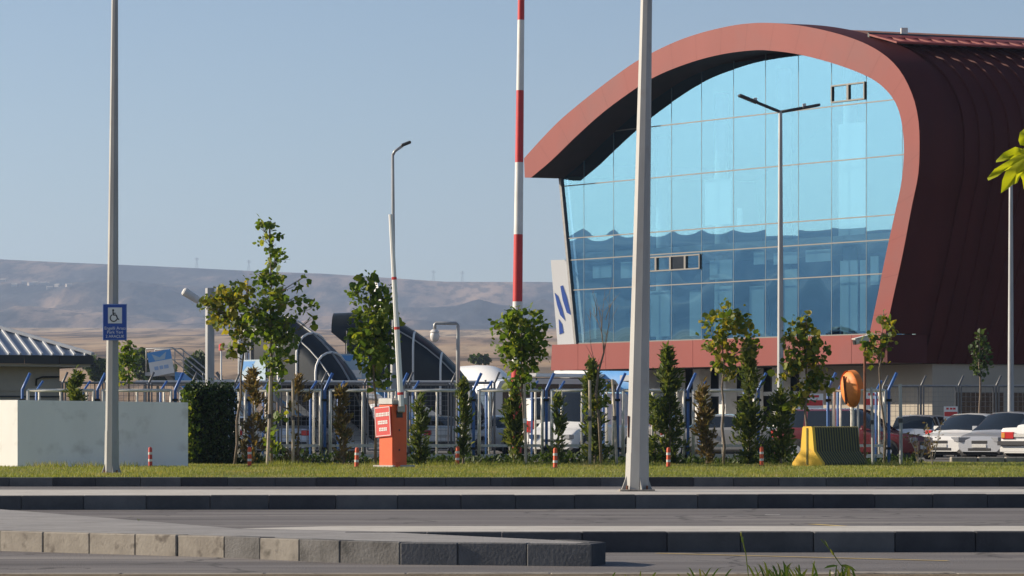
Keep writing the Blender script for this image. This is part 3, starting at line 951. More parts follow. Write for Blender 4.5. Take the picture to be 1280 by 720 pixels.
    for z in (zs[3] + .3, zs[1] - .1):
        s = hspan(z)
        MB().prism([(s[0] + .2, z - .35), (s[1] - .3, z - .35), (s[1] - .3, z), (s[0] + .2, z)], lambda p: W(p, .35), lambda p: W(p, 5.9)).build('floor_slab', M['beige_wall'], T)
    for i in (2, 4, 6, 8, 10):
        u = us[i] + .3
        s = vspan(u)
        if s:
            for z0, z1 in ((s[0] + .2, zs[3] - .06), (zs[3] + .31, s[1] - .3)):
                MB().tube([W((u, z0), 2.0), W((u, z1), 2.0)], .28, 14).build('column', M['blind'], T, smooth=True, angle=40)
    for (x0, x1, y0, y1) in [(1050, 1072, 325, 414), (1075, 1082, 325, 414), (1048, 1081, 152, 298), (981, 996, 336, 414), (967, 996, 315, 331), (1007, 1038, 311, 328), (942, 955, 314, 331), (887, 915, 324, 350), (893, 915, 357, 418), (813, 837, 363, 421), (862, 876, 363, 420), (937, 955, 357, 418), (741, 764, 331, 348), (776, 790, 327, 348), (881, 914, 222, 282), (921, 927, 260, 282), (732, 745, 366, 424), (1088, 1098, 320, 356)]:
        p, q = hit(x0, y1, .5), hit(x1, y0, .5)
        MB().prism([p, (q[0], p[1]), (q[0], q[1]), (p[0], q[1])], lambda w: W(w, .5), lambda w: W(w, .53)).build('blind', M['blind'], T)
    # left flank and ground floor
    fl = MB().loft([[W((Lt[0] + .1, Lt[1]), .3), W((Lt[0] + .1, Lt[1]), LEN)], [W((Lb[0] + .15, zt), .3), W((Lb[0] + .15, zt), LEN)], [W((Lb[0] + .15, zb), .3), W((Lb[0] + .15, zb), LEN)]])
    fl.build('side_wall', M['beige_wall'], T)
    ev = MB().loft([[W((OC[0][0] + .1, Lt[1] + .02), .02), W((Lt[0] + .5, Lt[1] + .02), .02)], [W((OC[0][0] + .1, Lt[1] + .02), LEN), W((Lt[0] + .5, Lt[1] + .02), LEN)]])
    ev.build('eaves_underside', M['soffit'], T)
    MB().loft([[W(OC[0], .003), W(OC[0], LEN)], [W(OC[1], .003), W(OC[1], LEN)], [W(OC[3], .003), W(OC[3], LEN)]]).build('eaves_edge', M['red_clad'], T)
    KG = 1.1
    ug0, ug1 = b0[0] + 2.4, b1[0] - .35
    uw = hit(1012, 480, KG)[0]
    gp = MB().prism([(ug0, -.1), (uw, -.1), (uw, zb - .01), (ug0, zb - .01)], lambda p: W(p, KG + .6), lambda p: W(p, KG + 18))
    gp.build('ground_floor_glazing', M['car_glass'], T)
    gw = MB().prism([(uw + .002, -.1), (ug1, -.1), (ug1, zb - .012), (uw + .002, zb - .012)], lambda p: W(p, KG), lambda p: W(p, LEN - 2))
    gw.build('ground_floor_wall', M['beige_wall'], T)
    for i in range(7):
        u = ug0 + .25 + (uw - ug0 - .5) * i / 6
        MB().prism([(u - .2, -.1), (u + .2, -.1), (u + .2, zb - .015), (u - .2, zb - .015)], lambda p: W(p, KG - .1), lambda p: W(p, KG + .4)).build('column', M['white_wall'], T)
    for z in (2.3,):
        MB().prism([(ug0 + .1, z), (uw - .1, z), (uw - .1, z + .16), (ug0 + .1, z + .16)], lambda p: W(p, KG + .45), lambda p: W(p, KG + .58)).build('glazing_rail', M['white_wall'], T)
    # dark window band along the flank under the barrel
    for i in range(9):
        k0 = KG + 1.0 + i * 2.3
        q0, q1 = W((ug1, 0), k0), W((ug1, 0), k0 + 2.0)
        d = (q1 - q0).normalized(); nn = Vector((d.y, -d.x, 0))
        if nn.y > 0: nn = -nn
        MB().prism([(q0.x, q0.y), (q1.x, q1.y), (q1.x + nn.x * .03, q1.y + nn.y * .03), (q0.x + nn.x * .03, q0.y + nn.y * .03)], lambda p: (p[0], p[1], .5), lambda p: (p[0], p[1], 2.35)).build('ground_window', M['car_glass'], T)
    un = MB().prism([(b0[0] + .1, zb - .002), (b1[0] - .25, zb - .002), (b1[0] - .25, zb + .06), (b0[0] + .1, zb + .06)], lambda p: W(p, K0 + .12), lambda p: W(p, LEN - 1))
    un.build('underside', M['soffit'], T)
    return T
build_terminal()
# ------------------------------------------------------------------ white wall and guard house at the left
def zc(v, z): return Vector((v[0], v[1], z))
def build_wall():
    D = 70.0
    c = P(22, HY, D); r = P(233, HY, D); r.y += .35
    t = thing('boundary_wall', 'low white rendered wall with a bright corner at the left edge', 'wall', (c.x, c.y, 0))
    d = (r - c); d.z = 0
    L = d.length
    dn = d.normalized(); nb = Vector((-dn.y, dn.x, 0))
    def pan(name, a, b, h0, h1, th, inner):
        mb = MB()
        vs = []
        for (p, h) in ((a, h0), (b, h1)):
            for off in (Vector((0, 0, 0)), inner * th):
                vs += [zc(p + off, VZ - .1), zc(p + off, h)]
        mb.add(vs, [(0, 4, 5, 1), (2, 3, 7, 6), (1, 5, 7, 3), (0, 2, 6, 4), (0, 1, 3, 2), (4, 6, 7, 5)])
        return mb.build(name, M['white_wall'], t)
    z0 = CAMZ + (HY - 500.0) * D / FPX
    z1 = CAMZ + (HY - 503.0) * r.y / FPX
    o = Vector((0, 0, 0))
    pan('front_panel', o, d, z0, z1, .22, nb)
    e = Vector((-.75, .62, 0)) * 3.2
    en = e.normalized(); eb = Vector((en.y, -en.x, 0))
    if eb.y < 0: eb = -eb
    pan('side_panel', o - nb * 0 + en * .003, e, z0, z0 + .01, .22, eb)
build_wall()

def build_guard_house():
    cor = P(116, 447, 82.0)
    n = Vector((.40, -.917, 0)); tx = Vector((.917, .40, 0))
    t = thing('guard_house', 'small guard house with ribbed metal hip roof behind the white wall', 'building', (cor.x, cor.y, 0))
    ze = cor.z
    Wd, Dp = 7.0, 6.0
    tan = .37
    def Q(a, b, z): v = tx * (-a) - n * b; return Vector((v.x, v.y, z))     # a to the left along the eave, b inwards
    hb = Dp / 2
    rz_ = ze + .05 + hb * tan
    A, B, Cc, Dd = Q(0, 0, ze + .05), Q(Wd, 0, ze + .05), Q(Wd, Dp, ze + .05), Q(0, Dp, ze + .05)
    R1, R2 = Q(hb, hb, rz_), Q(Wd - hb, hb, rz_)
    roof = MB().add([A, B, Cc, Dd, R1, R2], [(0, 1, 5, 4), (1, 2, 5), (2, 3, 4, 5), (3, 0, 4)]).build('roof', M['zinc'], t)
    # standing seams of the front slope
    a = .18
    while a < 5.2:
        top = min(hb, a, Wd - a)
        MB().bar(Q(a, .02, ze + .07 + .02 * tan), Q(a, top, ze + .07 + top * tan), .05, .05).build('seam', M['zinc_sunlit'], roof)
        a += .285
    MB().bar(A + Vector((0, 0, .05)), R1 + Vector((0, 0, .05)), .16, .07).build('hip_cap', M['zinc_sunlit'], roof)
    MB().bar(R1 + Vector((0, 0, .05)), R2 + Vector((0, 0, .05)), .16, .07).build('ridge_cap', M['zinc_sunlit'], roof)
    # fascia boards
    f = MB()
    for i in range(5):
        a0 = .0 + i * .9
        p, q = Q(a0, -.02, 0), Q(min(a0 + .88, Wd), -.02, 0)
        MB().prism([(p.x, p.y), (q.x, q.y), (q.x - n.x * .06, q.y - n.y * .06), (p.x - n.x * .06, p.y - n.y * .06)], lambda v: (v[0], v[1], ze - .17), lambda v: (v[0], v[1], ze + .045)).build('fascia_board', M['dark'], t)
    p, q = Q(-.02, .05, 0), Q(-.02, Dp, 0)
    MB().prism([(p.x, p.y), (q.x, q.y), (q.x - .05, q.y), (p.x - .05, p.y)], lambda v: (v[0], v[1], ze - .17), lambda v: (v[0], v[1], ze + .045)).build('fascia_board', M['dark'], t)
    s = [Q(.05, .05, 0), Q(Wd, .05, 0), Q(Wd, Dp - .05, 0), Q(.05, Dp - .05, 0)]
    MB().plate([(v.x, v.y) for v in s], ze - .24, ze - .172).build('eaves_soffit', M['house_wall'], t)
    w = [Q(.72, .55, 0), Q(Wd - .6, .55, 0), Q(Wd - .6, Dp - .6, 0), Q(.72, Dp - .6, 0)]
    wo = MB().plate([(v.x, v.y) for v in w], -.05, ze - .242).build('wall', M['house_wall'], t)
    b = [Q(.69, .52, 0), Q(Wd - .57, .52, 0), Q(Wd - .57, .548, 0), Q(.69, .548, 0)]
    MB().plate([(v.x, v.y) for v in b], ze - 1.02, ze - .98).build('string_course', M['dark'], wo)
    MB().plate([(v.x, v.y) for v in b], ze - .86, ze - .60).build('render_band', M['house_wall'], wo)
    mb = MB().tube([Q(1.35, .50, ze - .72), Q(1.35, .47, ze - .55), Q(1.2, .46, ze - .50), Q(.75, .46, ze - .49)], .025, 6)
    mb.build('cable_pipe', M['black'], wo)
build_guard_house()

# ------------------------------------------------------------------ fences
def bent_post(h, bend, r, mname, d=(.42, .0, .9)):
    d = Vector(d).normalized()
    p = [Vector((0, 0, -.05)), Vector((0, 0, h * .5)), Vector((0, 0, h)), Vector((0, 0, h)) + d * .06, Vector((0, 0, h)) + d * bend]
    mb = MB().tube(p, r, 7)
    return mb

def front_fence(xs, label, D=77.0, ytop=487.0, first_half=False):
    base = P(xs[0], HY, D)
    t = thing('metal_fence', label, 'fence', (base.x, base.y, VZ))
    top = CAMZ + (HY - ytop) * D / FPX - VZ
    bot = CAMZ + (HY - 571.0) * D / FPX - VZ
    mid = CAMZ + (HY - 557.0) * D / FPX - VZ
    pm = bent_post(top, .44, .037, 'blue_post').mesh('post', smooth=True); pm.materials.append(M['blue_post'])
    ws = [(x - xs[0]) * D / FPX for x in xs]
    cl = MB()
    for z in (top - .25, bot + .2): cl.box((0, -.01, z), (.13, .11, .06))
    cm = cl.mesh('clamp'); cm.materials.append(M['black'])
    for x in ws:
        o = mobj('post', pm, None, t); o.location.x = x
        c = mobj('clamp', cm, None, o)
    tm = bent_post(top - .03, .30, .026, 'blue_post', (.5, .35, .8)).mesh('slim_post', smooth=True); tm.materials.append(M['blue_post'])
    bm2 = MB().tube([(0, 0, bot), (0, 0, top - .04)], .026, 6).mesh('upright', smooth=True); bm2.materials.append(M['pale_frame'])
    for x0, x1 in zip(ws, ws[1:]):
        a, b = x0 + .13, x1 - .10
        for f_, me_ in ((.17, tm), (.215, bm2), (.50, bm2), (.80, tm), (.85, bm2)):
            o = mobj('slim_post' if me_ is tm else 'upright', me_, None, t); o.location = (x0 + (x1 - x0) * f_, .16 if me_ is tm else .10, 0)
        fr = MB()
        fr.tube([(a, 0, bot), (a, 0, top)], .042, 6).tube([(b, 0, bot), (b, 0, top)], .036, 6)
        fr.tube([(a, .002, top - .02), (b, .002, top - .02)], .045, 6)
        f = fr.build('panel_frame', M['pale_frame'], t, smooth=True)
        MB().box(((a + b) / 2, .03, mid), (b - a, .05, .065)).build('rail', M['pale_frame'], t)
        MB().box(((a + b) / 2, .03, bot + .02), (b - a, .05, .085)).build('rail', M['pale_frame'], t)
    return t
front_fence([28, 122, 219, 312, 406, 500, 592, 683, 772, 860, 948], 'long fence of bent blue posts and pale frames behind the trees')
front_fence([1035, 1111], 'short galvanised fence bay beside the orange mirror', D=75.5, ytop=487)

def rear_fence(x0, x1, D, label, step=54, ytop=480.0):
    base = P(x0, HY, D)
    t = thing('mesh_fence', label, 'fence', (base.x, base.y, 0))
    top = CAMZ + (HY - ytop) * D / FPX
    s = D / FPX
    n = int((x1 - x0) / step)
    pm = bent_post(top, .42, .04, 'galv_dark').mesh('post', smooth=True); pm.materials.append(M['galv_dark'])
    fr = MB()
    w_ = step * s
    a, b = .10, w_ - .10
    fr.tube([(a, 0, .25), (a, 0, top)], .03, 5).tube([(b, 0, .25), (b, 0, top)], .03, 5).tube([(a, 0, top), (b, 0, top)], .035, 5).tube([(a, 0, .25), (b, 0, .25)], .03, 5)
    fm = fr.mesh('panel_frame'); fm.materials.append(M['galv_dark'])
    w = MB()
    k = a
    while k < b: w.bar((k, .01, .25), (k, .01, top), .010); k += .17
    z = .4
    while z < top: w.bar((a, .01, z), (b, .01, z), .010); z += .17
    wm = w.mesh('wire_mesh', fix=False); wm.materials.append(M['wire'])
    MB().tube([(0, 0, top + .03), (n * w_, 0, top + .03)], .03, 6).build('top_rail', M['galv'], t)
    for i in range(n + 1):
        o = mobj('post', pm, None, t); o.location.x = i * w_
        if i < n:
            f = mobj('panel_frame', fm, None, t); f.location.x = i * w_
            q = mobj('wire_mesh', wm, None, f); q['kind'] = 'stuff'
    return t
rear_fence(-30, 640, 109.0, 'dark mesh fence with angled post tops beyond the parked cars on the left', ytop=479)
rear_fence(1104, 1330, 113.0, 'dark mesh fence with braces behind the silver cars', step=47, ytop=483)

# ------------------------------------------------------------------ lamp posts and masts
def lamp_head(mb, p, d, l=.7, w=.28, h=.09):
    mb.box(p + d * (l / 2), (l, w, h), rz=math.atan2(d.y, d.x), ry=-math.asin(max(-1, min(1, d.z))), bev=.03)

def octo_pole(name, label, x, ybase, D, z, wb, wt_px, xtop, ztop_row, height, split=None, plate=.46, hatch=True):
    base = P(x, HY, D); base.z = z
    t = thing(name, label, 'lamp post', base)
    zt = CAMZ + (HY - ztop_row) * D / FPX - z
    lean = Vector(((xtop - x) * D / FPX, 0, zt))
    def at(h): return lean * (h / zt)
    rb, rt = wb / 2 * D / FPX, wt_px / 2 * D / FPX
    def rad(h): return max(.045, rb + (rt - rb) * h / zt)
    hs = [0, .5, 3, 6, height]
    k = split or .9
    MB().tube([at(.02), at(k)], [rad(0) * 1.05, rad(k) * 1.04], 8, phase=R(8)).build('lower_shaft', M['pole'], t)
    sh = MB().tube([at(h) for h in [k - .05, 3, 6, height]], [rad(h) for h in [k - .05, 3, 6, height]], 8, phase=R(8)).build('shaft', M['pole'], t)
    MB().box((0, 0, .012), (plate, plate, .024), bev=.004).build('base_plate', M['kerb_a'], t)
    gus = MB().add([(rb * .9, -.008, .024), (plate * .46, -.008, .024), (rb * .9, -.008, .22), (rb * .9, .008, .024), (plate * .46, .008, .024), (rb * .9, .008, .22)], [(0, 1, 2), (3, 5, 4), (0, 3, 4, 1), (1, 4, 5, 2), (2, 5, 3, 0)]).mesh('gusset')
    gus.materials.append(M['pole'])
    bolt = MB().tube([(plate * .40, 0, .0245), (plate * .40, 0, .075)], .016, 6).mesh('bolt'); bolt.materials.append(M['rust'])
    for i in range(4):
        o = mobj('gusset', gus, None, t); o.rotation_euler.z = i * math.pi / 2 + .3
        o = mobj('bolt', bolt, None, t); o.rotation_euler.z = i * math.pi / 2 + R(45)
    if hatch:
        p = at(.85); r_ = rad(.85)
        MB().box(p + Vector((-r_ * .93, -r_ * .25, 0)), (.012, .07, .28)).build('access_door', M['rust'], t)
    d = Vector((-.95, -.25, .12)).normalized()
    arm = MB().tube([at(height), at(height) + Vector((0, 0, .25)), at(height) + d * .5 + Vector((0, 0, .35)), at(height) + d * 1.4 + Vector((0, 0, .4))], .04, 8)
    arm.build('arm', M['pole'], t, smooth=True)
    hd = MB(); lamp_head(hd, at(height) + d * 1.35 + Vector((0, 0, .42)), d)
    hd.build('lamp_head', M['dark'], t)
    return t
octo_pole('lamp_post', 'tall octagonal grey lamp post standing on the near median', 796, 613, 42.1, I2, 29, 14.5, 808, 0, 9.5, split=.50)
LP = octo_pole('lamp_post', 'tall grey lamp post carrying the blue wheelchair sign', 139.5, 592, 59.0, VZ, 17.5, 8, 143.5, 0, 10.5, split=.8, plate=.40, hatch=False)

def parking_sign():
    D = 58.75
    a, b = P(128.5, 380, D), P(158.5, 425.5, D)
    c = (a + b) / 2
    w, h = b.x - a.x, a.z - b.z
    t = thing('parking_sign', 'blue parking sign with wheelchair pictogram and white lettering', 'sign', c)
    MB().box((0, 0, 0), (w, .02, h), bev=.008).build('sign_plate', M['sign_blue'], t)
    # pale rim
    rm = MB()
    e = .008
    for q in (((0, -.0115, h / 2 - e), (w - .02, .003, .006)), ((0, -.0115, -h / 2 + e), (w - .02, .003, .006)), ((-w / 2 + e, -.0115, 0), (.006, .003, h - .02)), ((w / 2 - e, -.0115, 0), (.006, .003, h - .02))):
        rm.box(*q)
    rm.build('rim_line', M['lettering_blue'], t)
    s = 10.28
    # white field: pixels in the 50x70 crop enlarged 10.28 times
    def L(px, py): return ((120 + px / s - 143.5) * D / FPX, CAMZ + (HY - (370 + py / s)) * D / FPX - c.z)
    x0, z0 = L(155, 352); x1, z1 = L(335, 148)
    MB().box(((x0 + x1) / 2, -.0125, (z0 + z1) / 2), (x1 - x0, .004, z1 - z0), bev=.0).build('pictogram_field', M['sign_white'], t)
    k = MB()
    y = -.0165
    def stroke(pts, wd):
        for (p, q) in zip(pts, pts[1:]):
            A, B = L(*p), L(*q)
            k.bar((A[0], y, A[1]), (B[0], y, B[1]), wd, .003, up=(0, 1, 0))
    u = D / FPX / s
    hx, hz_ = L(222, 183)
    k.tube([(hx, y - .001, hz_), (hx, y + .002, hz_)], 13 * u, 12)
    stroke([(220, 196), (222, 245), (262, 245), (280, 300), (298, 296)], 15 * u)
    stroke([(222, 222), (254, 222)], 11 * u)
    arc = [(228 + 44 * math.cos(R(q)), 283 + 44 * math.sin(R(q))) for q in range(-40, 260, 20)]
    arc = [(228 + 44 * math.cos(R(q)), 283 + 44 * math.sin(R(q))) for q in range(20, 250, 15)]
    stroke(arc, 13 * u)
    k.build('wheelchair_pictogram', M['black'], t)
    for txt, py, size in (('Engelli Aracı', 415, 44), ('Park Yeri', 466, 44), ('2 ARAÇLIK', 520, 40)):
        cu = bpy.data.curves.new('lettering', 'FONT')
        cu.body = txt; cu.align_x = 'CENTER'; cu.align_y = 'CENTER'; cu.size = size * u * 1.25; cu.extrude = .001
        tmp = bpy.data.objects.new('tmp', cu); C.objects.link(tmp)
        dg = bpy.context.evaluated_depsgraph_get()
        me = bpy.data.meshes.new_from_object(tmp.evaluated_get(dg))
        bpy.data.objects.remove(tmp)
        me.materials.clear(); me.materials.append(M['sign_white'])
        o = mobj('lettering', me, None, t)
        q = L(245, py)
        o.location = (q[0], -.0125, q[1]); o.rotation_euler = (R(90), 0, 0)
    br = MB().box((0, .02, h * .3), (w * .5, .02, .03)).box((0, .02, -h * .3), (w * .5, .02, .03))
    br.build('bracket', M['galv'], t)
parking_sign()

def striped_mast():
    D = 100.0
    b = P(644.6, HY, D); b.z = 0
    t = thing('striped_mast', 'tall red and white banded mast beside the terminal', 'mast', b)
    rows = [(-330, -245), (-245, -155), (-155, -64), (-64, 25), (25, 113), (113, 203), (203, 293), (293, 377), (377, 460), (460, 560)]
    for i, (y0, y1) in enumerate(rows):
        p0, p1 = P(0, y0, D).z, P(0, y1, D).z
        if i == len(rows) - 1: p1 = -.05
        def X(z): return (651.5 - 644.6) * D / FPX * z / 14.375
        def rd(z): return .178 - .0052 * z
        col = M['mast_red'] if i % 2 == 1 else M['mast_white']
        MB().tube([(X(p1), 0, p1), (X(p0), 0, p0 - .0)], [rd(p1), rd(p0)], 14).build('mast_band', col, t, smooth=True, angle=40)
striped_mast()

def street_lamp_single():
    D = 100.0
    b = P(492.5, HY, D); b.z = 0
    t = thing('street_lamp', 'slim grey street lamp with one angled head behind the raised barrier', 'street lamp', b)
    z1 = P(0, 440, D).z; z2 = P(0, 193, D).z
    s = D / FPX
    MB().tube([(0, 0, 0), (0, 0, z1)], .115, 10).build('lower_shaft', M['galv'], t, smooth=True, angle=40)
    MB().tube([(0, 0, z1), (-1.5 * s, 0, z2)], [.066, .042], 8).build('shaft', M['galv'], t, smooth=True, angle=40)
    MB().box((.06, -.16, z1 - .9), (.30, .16, .5)).build('junction_box', M['galv'], t)
    MB().tube([(-1.5 * s, 0, z2 - .02), (1 * s, 0, z2 + 4 * s), (11 * s, 0, z2 + 11 * s)], .045, 7).build('arm', M['galv'], t, smooth=True)
    hd = MB(); d = Vector((.93, 0, .36)).normalized(); lamp_head(hd, Vector((9 * s, 0, z2 + 11 * s)), d, .33, .2, .09)
    hd.build('lamp_head', M['dark'], t)
street_lamp_single()

def street_lamp_double(x, D, ytop, arms, label):
    b = P(x, HY, D); b.z = 0
    t = thing('street_lamp', label, 'street lamp', b)
    zt = P(0, ytop, D).z; s = D / FPX
    MB().tube([(0, 0, 0), (0, 0, zt)], [.125, .065], 10).build('shaft', M['galv'], t, smooth=True, angle=40)
    for (dx, dy) in arms:
        e = Vector((dx * s, -.3 if dx < 0 else .3, zt - dy * s))
        st = Vector((0, 0, zt - .03))
        m_ = st.lerp(e, .55)
        MB().tube([st, m_], .055, 7).build('arm', M['dark'], t, smooth=True)
        hd = MB(); d = (e - st).normalized(); lamp_head(hd, m_, d, (e - m_).length, .26, .10)
        h = hd.build('lamp_head', M['dark'], t)
        MB().box(m_ + d * .08 + Vector((0, 0, .09)), (.12, .1, .1)).build('photocell', M['cam_white'], h)
    return t
street_lamp_double(975.5, 110.0, 139, [(-53, -19), (50, -9)], 'grey street lamp with two spread arms in front of the glass facade')
street_lamp_double(1263.5, 112.0, 205, [(40, -12)], 'grey street lamp rising behind the cars at the right edge')

def camera_pole():
    D = 100.0
    b = P(572.5, HY, D); b.z = 0; s = D / FPX
    t = thing('dome_camera_pole', 'thin grey pole with a hooked arm holding a white dome camera', 'camera pole', b)
    z = P(0, 404, D).z
    MB().tube([(0, 0, 0), (0, 0, z - .55), (0, 0, z - .06), (-.06, 0, z), (-28 * s, 0, z), (-29 * s, 0, z - .04), (-29 * s, 0, z - .22)], [.075, .06, .05, .05, .05, .05, .05], 8).build('pole', M['galv'], t, smooth=True)
    dm = MB().sphere((-29 * s, 0, z - .40), .15, 14, 9, (1, 1, 1.25)).build('camera_dome', M['cam_white'], t, smooth=True)
    MB().tube([(-29 * s, 0, z - .28), (-29 * s, 0, z - .20)], [.16, .09], 12).build('housing', M['cam_white'], dm, smooth=True, angle=40)
camera_pole()

def square_pole():
    D = 95.0; s = D / FPX
    b = P(262.3, HY, D); b.z = 0
    t = thing('floodlight_pole', 'thick square grey pole with a pale floodlight at its top', 'pole', b)
    z = P(0, 360, D).z
    MB().box((0, 0, z / 2), (.22, .22, z), rz=R(24), bev=.012).build('pole', M['galv'], t)
    d = Vector((-.80, -.25, .50)).normalized()
    c = Vector((-22 * s, -.2, P(0, 370.5, D).z))
    f = MB().tube([c - d * .26, c + d * .26, c + d * .30], [.115, .125, .09], 10).build('floodlight', M['cam_white'], t, smooth=True, angle=40)
    MB().bar(c - d * .24, Vector((-.05, 0, z - .55)), .05).build('bracket', M['galv'], t)
square_pole()

def cctv_pole():
    D = 74.5; s = D / FPX
    b = P(1081, HY, D); b.z = VZ
    t = thing('camera_pole', 'rusty pole carrying a white box camera near the orange mirror', 'camera pole', b)
    z = P(0, 428, D).z - VZ
    MB().tube([(0, 0, -.02), (0, 0, z)], .032, 8).build('pole', M['rust'], t, smooth=True, angle=40)
    h = MB().box((-5 * s, -.1, z + .05), (.36, .15, .14), rz=R(20), ry=R(-14), bev=.02).build('camera_housing', M['cam_white'], t)
    MB().box((-14.2 * s, -.165, z - .005), (.02, .12, .11), rz=R(20), ry=R(-14)).build('lens_window', M['black'], h)
    MB().box((-4 * s, -.09, z + .13), (.46, .19, .02), rz=R(20), ry=R(-14)).build('sun_shield', M['cam_white'], h)
cctv_pole()

def round_mirror():
    D = 75.0; s = D / FPX
    c = P(1062.5, 487, D)
    t = thing('traffic_mirror', 'round orange backed traffic mirror turned away on a pale post', 'mirror', (c.x, c.y, VZ))
    zc_ = c.z - VZ
    r = .43
    rot = Matrix.Rotation(R(-68), 4, 'Z') @ Matrix.Rotation(R(6), 4, 'X')
    prof = [(0, -.12), (.16, -.115), (.30, -.085), (.40, -.03), (.43, .02), (.43, .05), (.41, .05), (.38, .02), (0, .05)]
    def ring(pr, y): return [rot @ Vector((pr * math.cos(2 * math.pi * k / 24), y, pr * math.sin(2 * math.pi * k / 24))) + Vector((0, 0, zc_)) for k in range(24)]
    MB().loft([ring(max(.001, a), b) for a, b in prof[:6]], closed=True).build('backing', M['mirror_orange'], t, smooth=True, angle=50)
    MB().loft([ring(max(.001, a), b) for a, b in [(.43, .05), (.41, .055), (.30, .075), (.15, .088), (.001, .092)]], closed=True).build('mirror_face', M['rim'], t, smooth=True)
    h = []
    for k in range(13):
        an = math.pi * (k / 12)
        h.append([rot @ Vector((.45 * math.cos(an), y, .45 * math.sin(an))) + Vector((0, 0, zc_)) for y in (-.02, .13)])
    MB().loft(h).build('hood', M['mirror_orange'], t, smooth=True)
    MB().bar(rot @ Vector((0, -.13, -.33)) + Vector((0, 0, zc_)), rot @ Vector((0, -.13, .33)) + Vector((0, 0, zc_)), .05).build('back_bar', M['rust'], t)
    MB().tube([(.06, .05, -.03), (.06, .05, zc_ + .1)], .045, 8).build('post', M['pale_frame'], t, smooth=True, angle=40)
round_mirror()

# ------------------------------------------------------------------ barrier, concrete block, bollards
def gate_barrier():
    D = 69.5; s = D / FPX
    b = P(491.3, HY, D); b.z = VZ
    t = thing('barrier_gate', 'orange barrier cabinet with a raised white arm and red notice', 'barrier', b)
    h = P(0, 506, D).z - VZ
    w = .43
    rz = R(45)
    body = MB().box((0, .0, h / 2), (w, w, h), rz=rz, bev=.012).build('cabinet', M['orange'], t)
    MB().box((0, 0, h + .075), (w + .03, w + .03, .145), rz=rz, bev=.015).build('lid', M['galv'], t)
    MB().box((.02, -.02, .02), (w + .22, w + .22, .05), rz=rz, bev=.01).build('plinth', M['concrete'], t)
    def face(n, u, z):  # n: 0 left face, 1 right face
        nn = Vector((-.7071, -.7071, 0)) if n == 0 else Vector((.7071, -.7071, 0))
        uu = Vector((.7071, -.7071, 0)) if n == 0 else Vector((.7071, .7071, 0))
        return nn * (w / 2) + uu * u + Vector((0, 0, z)), nn, uu
    p, nn, uu = face(1, -.02, h - .20)
    MB().box(p + nn * .01, (.17, .03, .16), rz=R(45)).build('control_panel', M['dark'], body)
    for z in (h - .55, h - .98):
        p, nn, uu = face(1, -.02, z)
        MB().box(p + nn * .004, (.035, .012, .04), rz=R(45)).build('keyhole', M['black'], body)
    p, nn, uu = face(1, 0, .6)
    MB().box(face(1, 0, .62)[0] + nn * .003, (w - .08, .006, h * .78), rz=R(45)).build('door', M['orange'], body)
    MB().box((.12, -.42, .06), (.10, .06, .11)).build('foot_block', M['bollard_orange'], t)
    # red notice fixed to the sunny face
    c, nn, uu = face(0, -.06, 0)
    zt, zb = P(0, 508, D).z - VZ, P(0, 546, D).z - VZ
    cz = (zt + zb) / 2
    e = thing('notice', None, None)
    e.parent = t; e.location = c + nn * .03 + Vector((0, 0, cz)); e.rotation_euler = (0, 0, R(-45))
    del_keys = [k for k in e.keys()]
    sw, sh = .50, zt - zb
    ob = MB().box((0, 0, 0), (sw, .012, sh), ry=R(-4)).build('board', M['sign_red'], e)
    lm = MB()
    for (x, z, ww, hh) in [(0, sh / 2 - .025, sw - .03, .012), (0, -sh / 2 + .025, sw - .03, .012), (-sw / 2 + .02, 0, .012, sh - .05), (sw / 2 - .02, 0, .012, sh - .05)]:
        lm.box((x + z * -.07, -.0085, z + x * .07), (ww, .004, hh), ry=R(-4))
    rr = random.Random(3)
    for (z, ww, hh) in [(.155, .40, .085), (-.015, .30, .085), (-.165, .24, .08)]:
        x = -ww / 2
        while x < ww / 2 - .02:
            l = rr.uniform(.025, .05)
            for zz in (z + hh * .26, z - hh * .26):
                lm.box((x + l / 2 - zz * .07, -.0085, zz + x * .07), (l, .004, hh * .36), ry=R(-4))
            lm.box((x + .008 - z * .07, -.0086, z + x * .07), (.012, .004, hh), ry=R(-4))
            x += l + .012
    lm.build('white_print', M['sign_white'], e)
    # raised arm
    a0 = P(501.5, 508, D - .3) - b; a1 = P(488.3, 268, D - .3) - b
    MB().tube([a0, a0.lerp(a1, .1), a1], [.062, .062, .045], 8).build('arm', M['white_paint'], t, smooth=True, angle=40)
    for f in (.06, .40, .66):
        q0, q1 = a0.lerp(a1, f), a0.lerp(a1, f + .014)
        r_ = .064 - .017 * f
        MB().tube([q0, q1], [r_ + .002, r_ + .002], 8).build('reflector_band', M['sign_red'], t)
    MB().box(a0 + Vector((0, .1, -.05)), (.16, .2, .16), bev=.02).build('arm_hub', M['galv'], t)
gate_barrier()

